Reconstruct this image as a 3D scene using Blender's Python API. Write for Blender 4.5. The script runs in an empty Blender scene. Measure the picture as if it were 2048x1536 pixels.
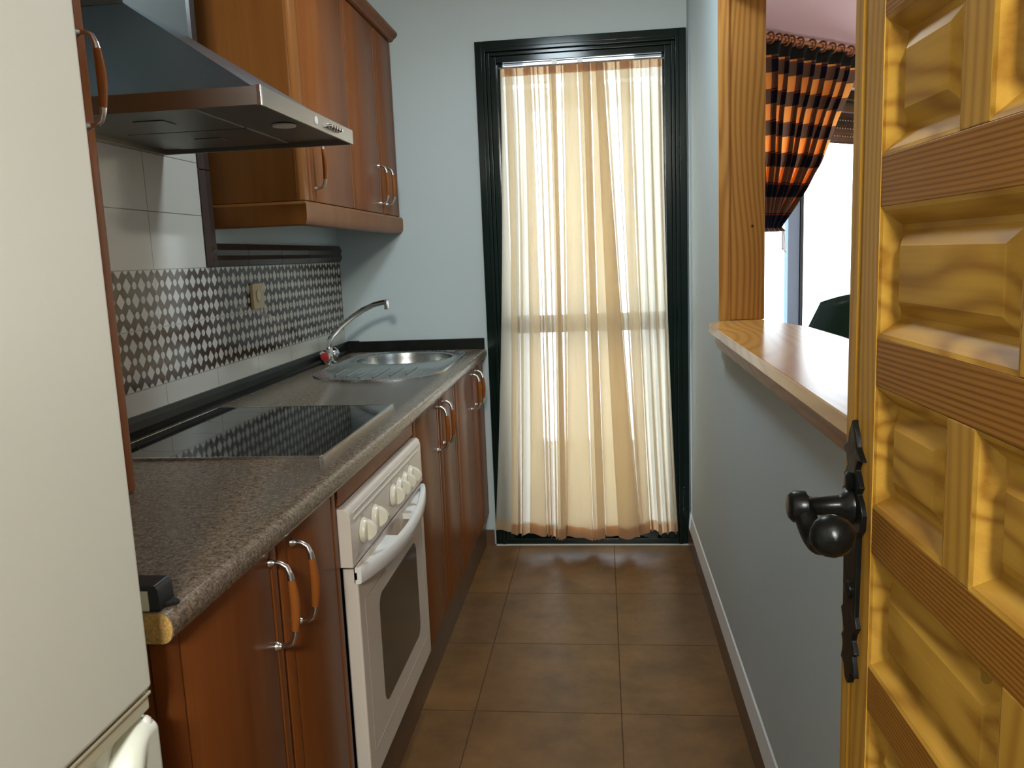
import bpy, bmesh, math, random
from mathutils import Vector, Matrix
random.seed(7)
sc = bpy.context.scene
C = sc.collection
PI = math.pi

# ------------------------------------------------------------------ camera
F = 1650.74
cd = bpy.data.cameras.new('camera'); cam = bpy.data.objects.new('camera', cd); C.objects.link(cam)
cd.sensor_fit = 'HORIZONTAL'; cd.sensor_width = 36.0; cd.lens = F / 2048 * 36.0
cd.clip_start = 0.02; cd.clip_end = 200
yaw, pit, rol = .1127, -.1541, -.0408
fw = Vector((-math.sin(yaw)*math.cos(pit), math.cos(yaw)*math.cos(pit), math.sin(pit)))
rt = Vector((math.cos(yaw), math.sin(yaw), 0)); up = rt.cross(fw)
r2 = rt*math.cos(rol) + up*math.sin(rol); u2 = -rt*math.sin(rol) + up*math.cos(rol)
m = Matrix((( r2.x, u2.x, -fw.x, 0), (r2.y, u2.y, -fw.y, 0), (r2.z, u2.z, -fw.z, 1.2968), (0, 0, 0, 1)))
cam.matrix_world = m
sc.camera = cam

# ------------------------------------------------------------------ world, light, exposure
sc.view_settings.view_transform = 'Standard'; sc.view_settings.look = 'None'
sc.view_settings.gamma = 1; sc.view_settings.use_curve_mapping = False
sc.view_settings.exposure = 0.0
w = bpy.data.worlds.new('world'); sc.world = w; w.use_nodes = True
bg = w.node_tree.nodes['Background']
bg.inputs[0].default_value = (.80, .90, 1.0, 1); bg.inputs[1].default_value = 7.5

def area(name, loc, target, sx, sy, power, col, portal=False):
    l = bpy.data.lights.new(name, 'AREA'); l.shape = 'RECTANGLE'; l.size = sx; l.size_y = sy
    l.energy = power; l.color = col
    o = bpy.data.objects.new(name, l); C.objects.link(o); o.location = loc
    o.rotation_euler = (Vector(target) - Vector(loc)).to_track_quat('-Z', 'Y').to_euler()
    if portal: l.cycles.is_portal = True
    return o
WA = math.radians(50)                                   # direction of the living-room window wall
WQ = Vector((.9135, 4.9, 0)); WT = Vector((math.sin(WA), math.cos(WA), 0)); WN = Vector((math.cos(WA), -math.sin(WA), 0))
def wp(t, n=0.0, z=0.0):                                # point on that wall: along, towards the room, height
    return WQ + WT*t + WN*n + Vector((0, 0, z))
pc = wp(.78, -.3, 1.08); area('portal_window', pc, pc + WN, 2.4, 2.2, 1, (1, 1, 1), True)
area('portal_door', (-.07, 3.85, 1.08), (-.07, 3, 1.08), .72, 2.05, 1, (1, 1, 1), True)
# ceiling lamp of the kitchen, above the frame
kl = area('kitchen_lamp', (-.20, 2.38, 2.375), (-.20, 2.38, 0), .26, .26, 12.5, (.78, .93, 1.0)); kl.data.shape = 'DISK'
# ceiling lamp of the hall, behind the viewer
area('hall_lamp', (.12, -1.45, 2.25), (-.10, .2, 1.15), .35, .35, 86, (1.0, .985, .88))
# added fill lights on the living room's far side, no known source there
area('living_room_fill', (3.262, .15, 1.65), (0, .15, 1.65), 1.8, 1.5, 20, (.72, .90, 1.0))
area('living_room_ceiling_fill', (3.262, 4.3, 1.35), (0, 4.3, 1.35), 1.2, 1.9, 46, (1.0, .93, .95))  # added to brighten the living-room ceiling

# ------------------------------------------------------------------ node helpers
def mat(name):
    M = bpy.data.materials.new(name); M.use_nodes = True
    nt = M.node_tree; b = nt.nodes['Principled BSDF']
    return M, nt, b
def N(nt, t, **k):
    n = nt.nodes.new(t)
    for a, v in k.items():
        setattr(n, a, v)
    return n
def L(nt, a, b): nt.links.new(a, b)
def math_(nt, op, a, b=None, c=None):
    n = N(nt, 'ShaderNodeMath', operation=op)
    for i, v in enumerate((a, b, c)):
        if v is None: continue
        if isinstance(v, (int, float)): n.inputs[i].default_value = v
        else: L(nt, v, n.inputs[i])
    return n.outputs[0]
def mixc(nt, f, a, b, blend='MIX'):
    n = N(nt, 'ShaderNodeMix', data_type='RGBA', blend_type=blend)
    if isinstance(f, (int, float)): n.inputs[0].default_value = f
    else: L(nt, f, n.inputs[0])
    for i, v in ((6, a), (7, b)):
        if isinstance(v, tuple): n.inputs[i].default_value = (*v, 1)[:4]
        else: L(nt, v, n.inputs[i])
    return n.outputs[2]
def ramp(nt, f, stops):
    n = N(nt, 'ShaderNodeValToRGB'); L(nt, f, n.inputs[0]); e = n.color_ramp.elements
    while len(e) < len(stops): e.new(.5)
    for i, (p, c) in enumerate(stops):
        e[i].position = p; e[i].color = (*c, 1)
    return n.outputs[0]
def noise(nt, vec, scale, detail=3, rough=.5, sc3=None, dim=None):
    if sc3:
        mp = N(nt, 'ShaderNodeMapping'); mp.inputs['Scale'].default_value = sc3; L(nt, vec, mp.inputs[0]); vec = mp.outputs[0]
    n = N(nt, 'ShaderNodeTexNoise'); L(nt, vec, n.inputs['Vector'])
    n.inputs['Scale'].default_value = scale; n.inputs['Detail'].default_value = detail; n.inputs['Roughness'].default_value = rough
    return n.outputs['Fac']
def objco(nt): return N(nt, 'ShaderNodeTexCoord').outputs['Object']
def worldco(nt): return N(nt, 'ShaderNodeNewGeometry').outputs['Position']
def bump(nt, b, h, strength, dist=.002):
    n = N(nt, 'ShaderNodeBump'); n.inputs['Strength'].default_value = strength; n.inputs['Distance'].default_value = dist
    L(nt, h, n.inputs['Height']); L(nt, n.outputs[0], b.inputs['Normal'])
def plain(name, col, rough=.5, metal=0, spec=.5, coat=0, noise_amt=.06, nscale=8, bump_s=0, bscale=60):
    M, nt, b = mat(name)
    co = objco(nt); f = noise(nt, co, nscale)
    c = mixc(nt, f, tuple(x*(1-noise_amt) for x in col), tuple(min(1, x*(1+noise_amt)) for x in col))
    L(nt, c, b.inputs['Base Color'])
    b.inputs['Roughness'].default_value = rough; b.inputs['Metallic'].default_value = metal
    b.inputs['Specular IOR Level'].default_value = spec; b.inputs['Coat Weight'].default_value = coat
    if bump_s: bump(nt, b, noise(nt, co, bscale, 4), bump_s)
    return M
def sx(v, k):                                             # separate xyz component
    nt, vec = v; n = N(nt, 'ShaderNodeSeparateXYZ'); L(nt, vec, n.inputs[0]); return n.outputs[k]

# ------------------------------------------------------------------ materials
MAT = {}
def cabinet_wood(name, c1, c2, c3, rough=.33, sheen_bump=.05):
    M, nt, b = mat(name); co = objco(nt)
    a = noise(nt, co, 1.0, 5, .6, (14, 14, .9)); g = noise(nt, co, 1.0, 4, .55, (150, 150, 3.0)); k = noise(nt, co, 1.0, 2, .5, (3.0, 3.0, 1.6))
    c = ramp(nt, a, [(.3, c1), (.52, c2), (.72, c3)])
    c = mixc(nt, math_(nt, 'MULTIPLY', g, .35), c, tuple(x*.62 for x in c1))
    c = mixc(nt, math_(nt, 'MULTIPLY', k, .35), c, c3)
    L(nt, c, b.inputs['Base Color']); b.inputs['Roughness'].default_value = rough
    b.inputs['Specular IOR Level'].default_value = .12
    bump(nt, b, g, sheen_bump, .001)
    return M
MAT['cherry'] = cabinet_wood('cherry_wood', (.165, .046, .009), (.22, .066, .014), (.27, .090, .020))
MAT['cherry_panel'] = cabinet_wood('cherry_side_wood', (.19, .066, .014), (.25, .092, .020), (.31, .118, .028))
MAT['grip'] = cabinet_wood('handle_wood', (.22, .065, .012), (.28, .090, .018), (.34, .115, .025), .3)
def pine(name, axis, swirl=.0, knots=(), c_lo=(.36, .155, .028), c_hi=(.62, .335, .085), freq=95, scale=1.0):
    """ pine with growth lines; axis = index of the grain direction in object space """
    M, nt, b = mat(name); co = objco(nt)
    oi = N(nt, 'ShaderNodeObjectInfo')
    rnd = math_(nt, 'MULTIPLY', oi.outputs['Random'], 13.0)
    cx = N(nt, 'ShaderNodeCombineXYZ'); L(nt, rnd, cx.inputs[0]); L(nt, rnd, cx.inputs[1]); L(nt, rnd, cx.inputs[2])
    va = N(nt, 'ShaderNodeVectorMath', operation='ADD'); L(nt, co, va.inputs[0]); L(nt, cx.outputs[0], va.inputs[1]); v = va.outputs[0]
    s = [3.0, 3.0, 3.0]; s[axis] = .7
    lowf = noise(nt, v, scale, 2, .5, tuple(x*3.2 for x in s) if swirl else tuple(s))
    cross = [k for k in range(3) if k != axis]
    p = None
    for k in cross:
        q = sx((nt, v), k)
        p = q if p is None else math_(nt, 'ADD', p, math_(nt, 'MULTIPLY', q, .7))
    ph = math_(nt, 'ADD', math_(nt, 'MULTIPLY', p, freq*(.35 if swirl else 1)), math_(nt, 'MULTIPLY', lowf, 16 if not swirl else swirl))
    wv = math_(nt, 'MULTIPLY_ADD', math_(nt, 'SINE', math_(nt, 'MULTIPLY', ph, 6.28318)), .5, .5)
    wv = math_(nt, 'POWER', wv, 1.6)
    f2 = [220, 220, 220]; f2[axis] = 4
    fib = noise(nt, v, 1.0, 3, .6, tuple(f2))
    fac = math_(nt, 'ADD', math_(nt, 'MULTIPLY', wv, .62 if not swirl else .5), math_(nt, 'MULTIPLY', fib, .38))
    c = ramp(nt, fac, [(.12, c_hi), (.50, tuple((a+b_)/2 for a, b_ in zip(c_lo, c_hi))), (.80, c_lo)])
    big = noise(nt, v, 1.0, 2, .5, tuple(x*1.5 for x in s))
    c = mixc(nt, math_(nt, 'MULTIPLY', big, .35), c, tuple(x*.72 for x in c_hi))
    for kx, ky, kz, kr in knots:
        dn = N(nt, 'ShaderNodeVectorMath', operation='DISTANCE'); L(nt, co, dn.inputs[0]); dn.inputs[1].default_value = (kx, ky, kz)
        f_ = math_(nt, 'MULTIPLY', math_(nt, 'LESS_THAN', dn.outputs['Value'], kr*2), .45)
        c = mixc(nt, f_, c, tuple(x*.5 for x in c_lo)); c = mixc(nt, math_(nt, 'LESS_THAN', dn.outputs['Value'], kr), c, (.035, .008, .004))
    L(nt, c, b.inputs['Base Color']); b.inputs['Roughness'].default_value = .42; b.inputs['Specular IOR Level'].default_value = .22
    b.inputs['Coat Weight'].default_value = .03; b.inputs['Coat Roughness'].default_value = .25
    return M
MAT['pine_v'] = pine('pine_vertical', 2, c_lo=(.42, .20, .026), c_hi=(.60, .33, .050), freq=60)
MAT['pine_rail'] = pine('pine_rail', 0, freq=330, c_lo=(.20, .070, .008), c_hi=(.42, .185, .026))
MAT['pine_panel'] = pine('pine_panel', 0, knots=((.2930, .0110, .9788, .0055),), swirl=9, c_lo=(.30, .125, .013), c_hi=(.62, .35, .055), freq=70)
MAT['pine_panel'].node_tree.nodes['Principled BSDF'].inputs['Specular IOR Level'].default_value = .12
MAT['jamb'] = pine('varnished_pine_jamb', 2, knots=((.0270, -.0130, .286, .0032),), c_lo=(.36, .14, .024), c_hi=(.56, .27, .055), freq=70)
MAT['sill'] = pine('varnished_sill', 1, c_lo=(.52, .25, .060), c_hi=(.66, .36, .10), freq=30)
MAT['sill'].node_tree.nodes['Principled BSDF'].inputs['Roughness'].default_value = .22
MAT['sill_dark'] = pine('dark_sill_moulding', 1, c_lo=(.20, .075, .03), c_hi=(.34, .15, .07), freq=70)

def wall_paint(name, col, b_s=.25, rough=.75):
    M, nt, b = mat(name); co = worldco(nt)
    n1 = noise(nt, co, 1.3, 3); n2 = noise(nt, co, 22, 4)
    c = mixc(nt, n1, tuple(x*.95 for x in col), tuple(min(1, x*1.04) for x in col))
    L(nt, c, b.inputs['Base Color']); b.inputs['Roughness'].default_value = rough
    bump(nt, b, n2, b_s, .004); return M
MAT['wall'] = wall_paint('white_wall_paint', (.515, .60, .615))
MAT['wall_bright'] = wall_paint('white_plaster_strip', (.74, .76, .75), .4)
MAT['ceiling'] = wall_paint('pale_pink_ceiling', (.74, .55, .55), .1)
MAT['room_wall'] = wall_paint('living_room_wall', (.60, .50, .44), .1)
MAT['terrace'] = wall_paint('terrace_plaster', (.60, .50, .47), .2)
MAT['terrace_wall'] = wall_paint('terrace_white_plaster', (.86, .83, .82), .1)

def floor_mat():
    M, nt, b = mat('brown_floor_tiles'); co = worldco(nt)
    X = sx((nt, co), 0); Y = sx((nt, co), 1); P_ = .42
    wob = math_(nt, 'MULTIPLY', math_(nt, 'SUBTRACT', noise(nt, co, 60, 2), .5), .003)
    def line(c, off):
        f = math_(nt, 'FRACT', math_(nt, 'DIVIDE', math_(nt, 'ADD', math_(nt, 'SUBTRACT', c, off), wob), P_))
        d = math_(nt, 'MINIMUM', f, math_(nt, 'SUBTRACT', 1.0, f))
        return math_(nt, 'MULTIPLY', d, P_)
    d = math_(nt, 'MINIMUM', line(X, .027 - 4.2), math_(nt, 'ADD', line(Y, 2.607 - 8.4), math_(nt, 'MULTIPLY', math_(nt, 'GREATER_THAN', Y, 3.25), math_(nt, 'LESS_THAN', Y, 3.60))))
    g = math_(nt, 'LESS_THAN', d, .0017)
    cell = N(nt, 'ShaderNodeCombineXYZ')
    L(nt, math_(nt, 'FLOOR', math_(nt, 'DIVIDE', math_(nt, 'SUBTRACT', X, .027 - 4.2), P_)), cell.inputs[0])
    L(nt, math_(nt, 'FLOOR', math_(nt, 'DIVIDE', math_(nt, 'SUBTRACT', Y, 2.607 - 8.4), P_)), cell.inputs[1])
    wn = N(nt, 'ShaderNodeTexWhiteNoise'); L(nt, cell.outputs[0], wn.inputs['Vector'])
    n1 = noise(nt, co, 5, 6, .62); n2 = noise(nt, co, 26, 4, .6)
    c = ramp(nt, n1, [(.33, (.105, .052, .014)), (.5, (.175, .086, .026)), (.68, (.235, .115, .036))])
    c = mixc(nt, math_(nt, 'MULTIPLY', n2, .45), c, (.110, .066, .032))
    c = mixc(nt, math_(nt, 'MULTIPLY', wn.outputs['Value'], .22), c, (.09, .052, .034))
    c = mixc(nt, math_(nt, 'MULTIPLY', g, .8), c, (.045, .024, .012))
    L(nt, c, b.inputs['Base Color'])
    b.inputs['Specular IOR Level'].default_value = .28
    rg = math_(nt, 'MULTIPLY_ADD', n2, .26, .22); rg = math_(nt, 'MAXIMUM', rg, math_(nt, 'MULTIPLY', g, .8)); L(nt, rg, b.inputs['Roughness'])
    h = math_(nt, 'SUBTRACT', math_(nt, 'MULTIPLY', n1, .25), g); bump(nt, b, h, .25, .0015)
    return M
MAT['floor'] = floor_mat()
MAT['skirting'] = plain('brown_skirting_tile', (.120, .062, .034), .35, noise_amt=.25, nscale=12)

TY0, TPW = 2.04 - .297*12, .297
def tile_mat():
    M, nt, b = mat('white_and_diamond_wall_tiles'); co = worldco(nt)
    Y = sx((nt, co), 1); Z = sx((nt, co), 2); RH = .1485; Z0 = 1.0015
    fy = math_(nt, 'FRACT', math_(nt, 'DIVIDE', math_(nt, 'SUBTRACT', Y, TY0), TPW))
    dy = math_(nt, 'MULTIPLY', math_(nt, 'MINIMUM', fy, math_(nt, 'SUBTRACT', 1.0, fy)), TPW)
    fz = math_(nt, 'FRACT', math_(nt, 'DIVIDE', math_(nt, 'SUBTRACT', Z, Z0 - RH), RH))
    dz = math_(nt, 'MULTIPLY', math_(nt, 'MINIMUM', fz, math_(nt, 'SUBTRACT', 1.0, fz)), RH)
    g = math_(nt, 'LESS_THAN', math_(nt, 'MINIMUM', dy, dz), .0011)
    # lattice of alternating big diamonds and small ovals
    a, bb = .033, RH/4
    u = math_(nt, 'DIVIDE', math_(nt, 'SUBTRACT', Y, 2.04 - a*41), a)      # joint sits on a big diamond in row 1
    v = math_(nt, 'DIVIDE', math_(nt, 'SUBTRACT', Z, Z0 - bb*8), bb)
    iu = math_(nt, 'ROUND', u); iv = math_(nt, 'ROUND', v)
    du = math_(nt, 'ABSOLUTE', math_(nt, 'SUBTRACT', u, iu)); dv = math_(nt, 'ABSOLUTE', math_(nt, 'SUBTRACT', v, iv))
    odd = math_(nt, 'GREATER_THAN', math_(nt, 'FRACT', math_(nt, 'MULTIPLY', math_(nt, 'ADD', iu, iv), .5)), .25)
    dia = math_(nt, 'LESS_THAN', math_(nt, 'ADD', math_(nt, 'DIVIDE', du, .54), math_(nt, 'DIVIDE', dv, .53)), 1.0)
    ov = math_(nt, 'LESS_THAN', math_(nt, 'ADD', math_(nt, 'POWER', math_(nt, 'DIVIDE', du, .29), 2.0), math_(nt, 'POWER', math_(nt, 'DIVIDE', dv, .255), 2.0)), 1.0)
    white = math_(nt, 'ADD', math_(nt, 'MULTIPLY', dia, math_(nt, 'SUBTRACT', 1.0, odd)), math_(nt, 'MULTIPLY', ov, odd))
    band = math_(nt, 'MULTIPLY', math_(nt, 'LESS_THAN', Z, Z0 + 2*RH), math_(nt, 'GREATER_THAN', Z, Z0))
    brown = math_(nt, 'MULTIPLY', band, math_(nt, 'SUBTRACT', 1.0, white))
    cell = N(nt, 'ShaderNodeCombineXYZ')
    L(nt, math_(nt, 'FLOOR', math_(nt, 'DIVIDE', math_(nt, 'SUBTRACT', Y, TY0), TPW)), cell.inputs[0]); L(nt, math_(nt, 'FLOOR', math_(nt, 'DIVIDE', math_(nt, 'SUBTRACT', Z, Z0), RH)), cell.inputs[1])
    wn = N(nt, 'ShaderNodeTexWhiteNoise'); L(nt, cell.outputs[0], wn.inputs['Vector'])
    bc = mixc(nt, wn.outputs['Value'], (.030, .018, .013), (.060, .030, .020))
    bc = mixc(nt, math_(nt, 'MULTIPLY', noise(nt, co, 8, 3), .6), bc, (.085, .045, .030))
    wc = mixc(nt, noise(nt, co, 3, 2), (.54, .52, .45), (.64, .62, .55))
    c = mixc(nt, brown, wc, bc); c = mixc(nt, g, c, mixc(nt, band, (.20, .16, .11), (.34, .31, .25)))
    L(nt, c, b.inputs['Base Color']); b.inputs['Roughness'].default_value = .13
    b.inputs['Specular IOR Level'].default_value = .42
    h = math_(nt, 'SUBTRACT', math_(nt, 'MULTIPLY', noise(nt, co, 5, 2), 1.2), g); bump(nt, b, h, .22, .0012)
    return M
MAT['tiles'] = tile_mat()
MAT['border'] = plain('dark_brown_glazed_border', (.050, .032, .024), .3, noise_amt=.35, nscale=6)
MAT['upstand'] = plain('black_marbled_upstand', (.009, .010, .008), .35, 0, .18, noise_amt=.6, nscale=22)
def granite():
    M, nt, b = mat('speckled_granite_laminate'); co = worldco(nt)
    n1 = noise(nt, co, 300, 3, .65, (1, .75, 1)); n2 = noise(nt, co, 110, 3, .6, (.8, 1, 1)); n3 = noise(nt, co, 14, 3)
    c = ramp(nt, n1, [(.36, (.028, .022, .015)), (.47, (.130, .098, .066)), (.56, (.225, .175, .125)), (.68, (.38, .31, .24))])
    c2 = ramp(nt, n2, [(.36, (.040, .032, .022)), (.5, (.160, .118, .082)), (.66, (.29, .22, .165))])
    c = mixc(nt, .42, c, c2); c = mixc(nt, math_(nt, 'MULTIPLY', n3, .3), c, (.15, .12, .08))
    L(nt, c, b.inputs['Base Color']); b.inputs['Roughness'].default_value = .24; b.inputs['Specular IOR Level'].default_value = .32
    bump(nt, b, n1, .05, .0008); return M
MAT['granite'] = granite()
def chip():
    M, nt, b = mat('raw_chipboard'); co = objco(nt)
    n1 = noise(nt, co, 260, 3, .7); n2 = noise(nt, co, 60, 2)
    c = ramp(nt, n1, [(.3, (.30, .17, .04)), (.5, (.48, .29, .08)), (.7, (.60, .40, .13))])
    c = mixc(nt, math_(nt, 'MULTIPLY', n2, .3), c, (.36, .20, .05))
    L(nt, c, b.inputs['Base Color']); b.inputs['Roughness'].default_value = .9; bump(nt, b, n1, .5, .002); return M
MAT['chip'] = chip()
def brushed(name, col, rough, axis=1, aniso=True):
    M, nt, b = mat(name); co = objco(nt)
    s = [260, 260, 260]; s[axis] = 3
    n1 = noise(nt, co, 1.0, 3, .6, tuple(s))
    L(nt, mixc(nt, n1, tuple(x*.86 for x in col), col), b.inputs['Base Color'])
    b.inputs['Metallic'].default_value = 1; L(nt, math_(nt, 'MULTIPLY_ADD', n1, .12, rough), b.inputs['Roughness']); return M
MAT['hood'] = brushed('brushed_hood_steel', (.24, .36, .44), .24)
MAT['hood_rim'] = brushed('brushed_rim_steel', (.38, .36, .33), .25)
MAT['filter'] = brushed('hood_underside_metal', (.20, .19, .165), .38)
MAT['chimney'] = brushed('dull_chimney_steel', (.17, .19, .19), .40)
MAT['steel'] = brushed('sink_steel', (.52, .54, .53), .20)
MAT['chrome'] = plain('chrome', (.75, .76, .76), .12, 1, noise_amt=.02)
MAT['satin'] = plain('satin_nickel', (.62, .62, .60), .26, 1, noise_amt=.03)
MAT['glassblack'] = plain('black_hob_glass', (.008, .009, .009), .05, 0, .6, noise_amt=.2)
MAT['enamel'] = plain('white_enamel', (.66, .60, .53), .25, noise_amt=.02)
MAT['enamel_dark'] = plain('grey_stripe', (.42, .34, .30), .3)
MAT['cream'] = plain('cream_plastic', (.62, .54, .36), .35)
MAT['knob'] = plain('ivory_knob', (.70, .67, .56), .28, noise_amt=.02)
MAT['oven_glass'] = plain('dark_oven_glass', (.050, .047, .036), .12, noise_amt=.1)
MAT['black'] = plain('black_plastic', (.010, .010, .009), .4)
MAT['cavity'] = plain('black_cavity', (.006, .006, .006), .7)
MAT['fridge'] = plain('cream_white_fridge', (.83, .885, .80), .34, noise_amt=.02, nscale=2, bump_s=.03, bscale=250)
MAT['fridge_edge'] = plain('ivory_fridge_plastic', (.66, .66, .50), .3, noise_amt=.02)
MAT['iron'] = plain('black_wrought_iron', (.012, .014, .014), .30, .6, noise_amt=.4, nscale=30, bump_s=.35, bscale=70)
MAT['green'] = plain('dark_green_lacquer', (.003, .011, .009), .15, 0, .32, noise_amt=.15)
MAT['alu'] = plain('grey_blue_aluminium', (.16, .22, .28), .35, .5)
MAT['alu_dark'] = plain('dark_aluminium', (.018, .026, .028), .35, .3)
MAT['shutter'] = plain('brown_shutter', (.10, .075, .07), .5)
MAT['red'] = plain('red_cap', (.45, .02, .03), .3)
MAT['blue'] = plain('blue_cap', (.35, .40, .45), .3)
MAT['socket'] = plain('yellowed_socket_plastic', (.56, .46, .24), .35)
MAT['chair'] = plain('dark_green_plastic', (.004, .030, .016), .3)
MAT['rod'] = pine('curtain_rod_wood', 0, c_lo=(.22, .07, .02), c_hi=(.34, .13, .04))
MAT['paintwhite'] = plain('pale_plastic', (.62, .60, .42), .5)
def glass():
    M, nt, b = mat('window_glass')
    nt.nodes.remove(b); out = nt.nodes['Material Output']
    t = N(nt, 'ShaderNodeBsdfTransparent'); t.inputs[0].default_value = (.93, .95, .95, 1)
    g = N(nt, 'ShaderNodeBsdfGlossy'); g.inputs['Roughness'].default_value = .02
    mx = N(nt, 'ShaderNodeMixShader'); fr = N(nt, 'ShaderNodeFresnel'); fr.inputs[0].default_value = 1.45
    gm = N(nt, 'ShaderNodeNewGeometry')
    L(nt, math_(nt, 'MULTIPLY', fr.outputs[0], math_(nt, 'SUBTRACT', 1.0, gm.outputs['Backfacing'])), mx.inputs[0]); L(nt, t.outputs[0], mx.inputs[1]); L(nt, g.outputs[0], mx.inputs[2]); L(nt, mx.outputs[0], out.inputs[0])
    return M
MAT['glass'] = glass()
def sheer(name, col, trans_col, open_):
    """ thin woven cloth: part of the light passes straight through, the rest scatters both ways """
    M, nt, b = mat(name); nt.nodes.remove(b); out = nt.nodes['Material Output']
    co = objco(nt); n = noise(nt, co, 1.0, 3, .6, (500, 500, 60))
    tr = N(nt, 'ShaderNodeBsdfTransparent'); tr.inputs[0].default_value = (1, .985, .95, 1)
    tl = N(nt, 'ShaderNodeBsdfTranslucent'); tl.inputs[0].default_value = (*trans_col, 1)
    df = N(nt, 'ShaderNodeBsdfDiffuse'); L(nt, mixc(nt, n, tuple(x*.93 for x in col), col), df.inputs[0])
    m1 = N(nt, 'ShaderNodeMixShader'); m1.inputs[0].default_value = .30; L(nt, tl.outputs[0], m1.inputs[1]); L(nt, df.outputs[0], m1.inputs[2])
    m2 = N(nt, 'ShaderNodeMixShader'); m2.inputs[0].default_value = open_; L(nt, m1.outputs[0], m2.inputs[1]); L(nt, tr.outputs[0], m2.inputs[2])
    L(nt, m2.outputs[0], out.inputs[0]); return M
MAT['sheer'] = sheer('sheer_cream_cloth', (.74, .66, .56), (.93, .81, .61), .24)
MAT['sheer_hem'] = sheer('sheer_hem', (.70, .52, .36), (.84, .60, .38), .08)
def plaid():
    M, nt, b = mat('orange_plaid_cloth'); nt.nodes.remove(b); out = nt.nodes['Material Output']
    uv = N(nt, 'ShaderNodeUVMap'); uv.uv_map = 'UVMap'; u = sx((nt, uv.outputs[0]), 0); v = sx((nt, uv.outputs[0]), 1)
    def stripe(c, period, off, width):
        f = math_(nt, 'FRACT', math_(nt, 'DIVIDE', math_(nt, 'ADD', c, off), period)); return math_(nt, 'LESS_THAN', f, width)
    hs = stripe(v, .172, .085, .48); vs = stripe(u, .21, .0, .42)
    s = math_(nt, 'ADD', hs, vs)
    c = mixc(nt, math_(nt, 'MINIMUM', s, 1.0), (.95, .42, .10), (.16, .095, .06))
    c = mixc(nt, math_(nt, 'GREATER_THAN', s, 1.5), c, (.020, .020, .030))
    th = stripe(v, .172, .08, .04); c = mixc(nt, math_(nt, 'MULTIPLY', th, .6), c, (.35, .08, .03))
    hd = math_(nt, 'LESS_THAN', v, .075); c = mixc(nt, hd, c, (.030, .032, .026))
    tl = N(nt, 'ShaderNodeBsdfTranslucent'); L(nt, c, tl.inputs[0]); df = N(nt, 'ShaderNodeBsdfDiffuse'); L(nt, c, df.inputs[0])
    m1 = N(nt, 'ShaderNodeMixShader'); m1.inputs[0].default_value = .5; L(nt, tl.outputs[0], m1.inputs[1]); L(nt, df.outputs[0], m1.inputs[2])
    L(nt, m1.outputs[0], out.inputs[0]); return M
MAT['plaid'] = plaid()
MAT['lamp_led'] = plain('white_button', (.8, .8, .78), .3)

# ------------------------------------------------------------------ mesh helpers
def box(bm, x0, x1, y0, y1, z0, z1):
    vs = [bm.verts.new((x, y, z)) for z in (z0, z1) for y in (y0, y1) for x in (x0, x1)]
    for q in ((0, 2, 3, 1), (4, 5, 7, 6), (0, 1, 5, 4), (2, 6, 7, 3), (0, 4, 6, 2), (1, 3, 7, 5)): bm.faces.new([vs[i] for i in q])
    return vs
def prism(bm, pts, axis, a, b):
    """ polygon pts extruded between a and b along axis (0,1,2); pts are the two other coordinates in order """
    def P(p, h):
        return (h, p[0], p[1]) if axis == 0 else ((p[0], h, p[1]) if axis == 1 else (p[0], p[1], h))
    lo = [bm.verts.new(P(p, a)) for p in pts]; hi = [bm.verts.new(P(p, b)) for p in pts]; n = len(pts)
    bm.faces.new(lo); bm.faces.new(hi[::-1])
    for i in range(n): bm.faces.new((lo[i], hi[i], hi[(i+1) % n], lo[(i+1) % n]))
def tube(bm, path, rad, seg=12, caps=True):
    path = [Vector(p) for p in path]; rings = []
    rads = rad if isinstance(rad, (list, tuple)) else [rad]*len(path)
    t0 = (path[1]-path[0]).normalized(); ref = Vector((0, 0, 1)) if abs(t0.z) < .9 else Vector((1, 0, 0))
    nrm = t0.cross(ref).normalized()
    for i, p in enumerate(path):
        t = (path[min(i+1, len(path)-1)] - path[max(i-1, 0)]).normalized()
        nrm = (nrm - t*nrm.dot(t)).normalized(); bn = t.cross(nrm)
        rings.append([bm.verts.new(p + (nrm*math.cos(k*2*PI/seg) + bn*math.sin(k*2*PI/seg))*rads[i]) for k in range(seg)])
    for a, b in zip(rings, rings[1:]):
        for k in range(seg): bm.faces.new((a[k], a[(k+1) % seg], b[(k+1) % seg], b[k]))
    if caps: bm.faces.new(rings[0][::-1]); bm.faces.new(rings[-1])
def lathe(bm, prof, origin, axis=(0, 0, 1), seg=24):
    """ prof = list of (radius, height along axis) """
    o = Vector(origin); ax = Vector(axis).normalized()
    path = [o + ax*h for r, h in prof]; ref = Vector((0, 0, 1)) if abs(ax.z) < .9 else Vector((1, 0, 0))
    n = ax.cross(ref).normalized(); b_ = ax.cross(n); rings = []
    for (r, h), p in zip(prof, path):
        rings.append([bm.verts.new(p + (n*math.cos(k*2*PI/seg) + b_*math.sin(k*2*PI/seg))*max(r, 1e-4)) for k in range(seg)])
    for a, b in zip(rings, rings[1:]):
        for k in range(seg): bm.faces.new((a[k], a[(k+1) % seg], b[(k+1) % seg], b[k]))
    bm.faces.new(rings[0][::-1]); bm.faces.new(rings[-1])
def grid(bm, fn, nu, nv, uvfn=None):
    vs = [[bm.verts.new(fn(i/nu, j/nv)) for j in range(nv+1)] for i in range(nu+1)]
    uvl = bm.loops.layers.uv.new('UVMap') if uvfn else None
    for i in range(nu):
        for j in range(nv):
            f = bm.faces.new((vs[i][j], vs[i+1][j], vs[i+1][j+1], vs[i][j+1])); f.smooth = True
            if uvl:
                for lp, (a, b) in zip(f.loops, ((i, j), (i+1, j), (i+1, j+1), (i, j+1))): lp[uvl].uv = uvfn(a/nu, b/nv)
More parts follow.
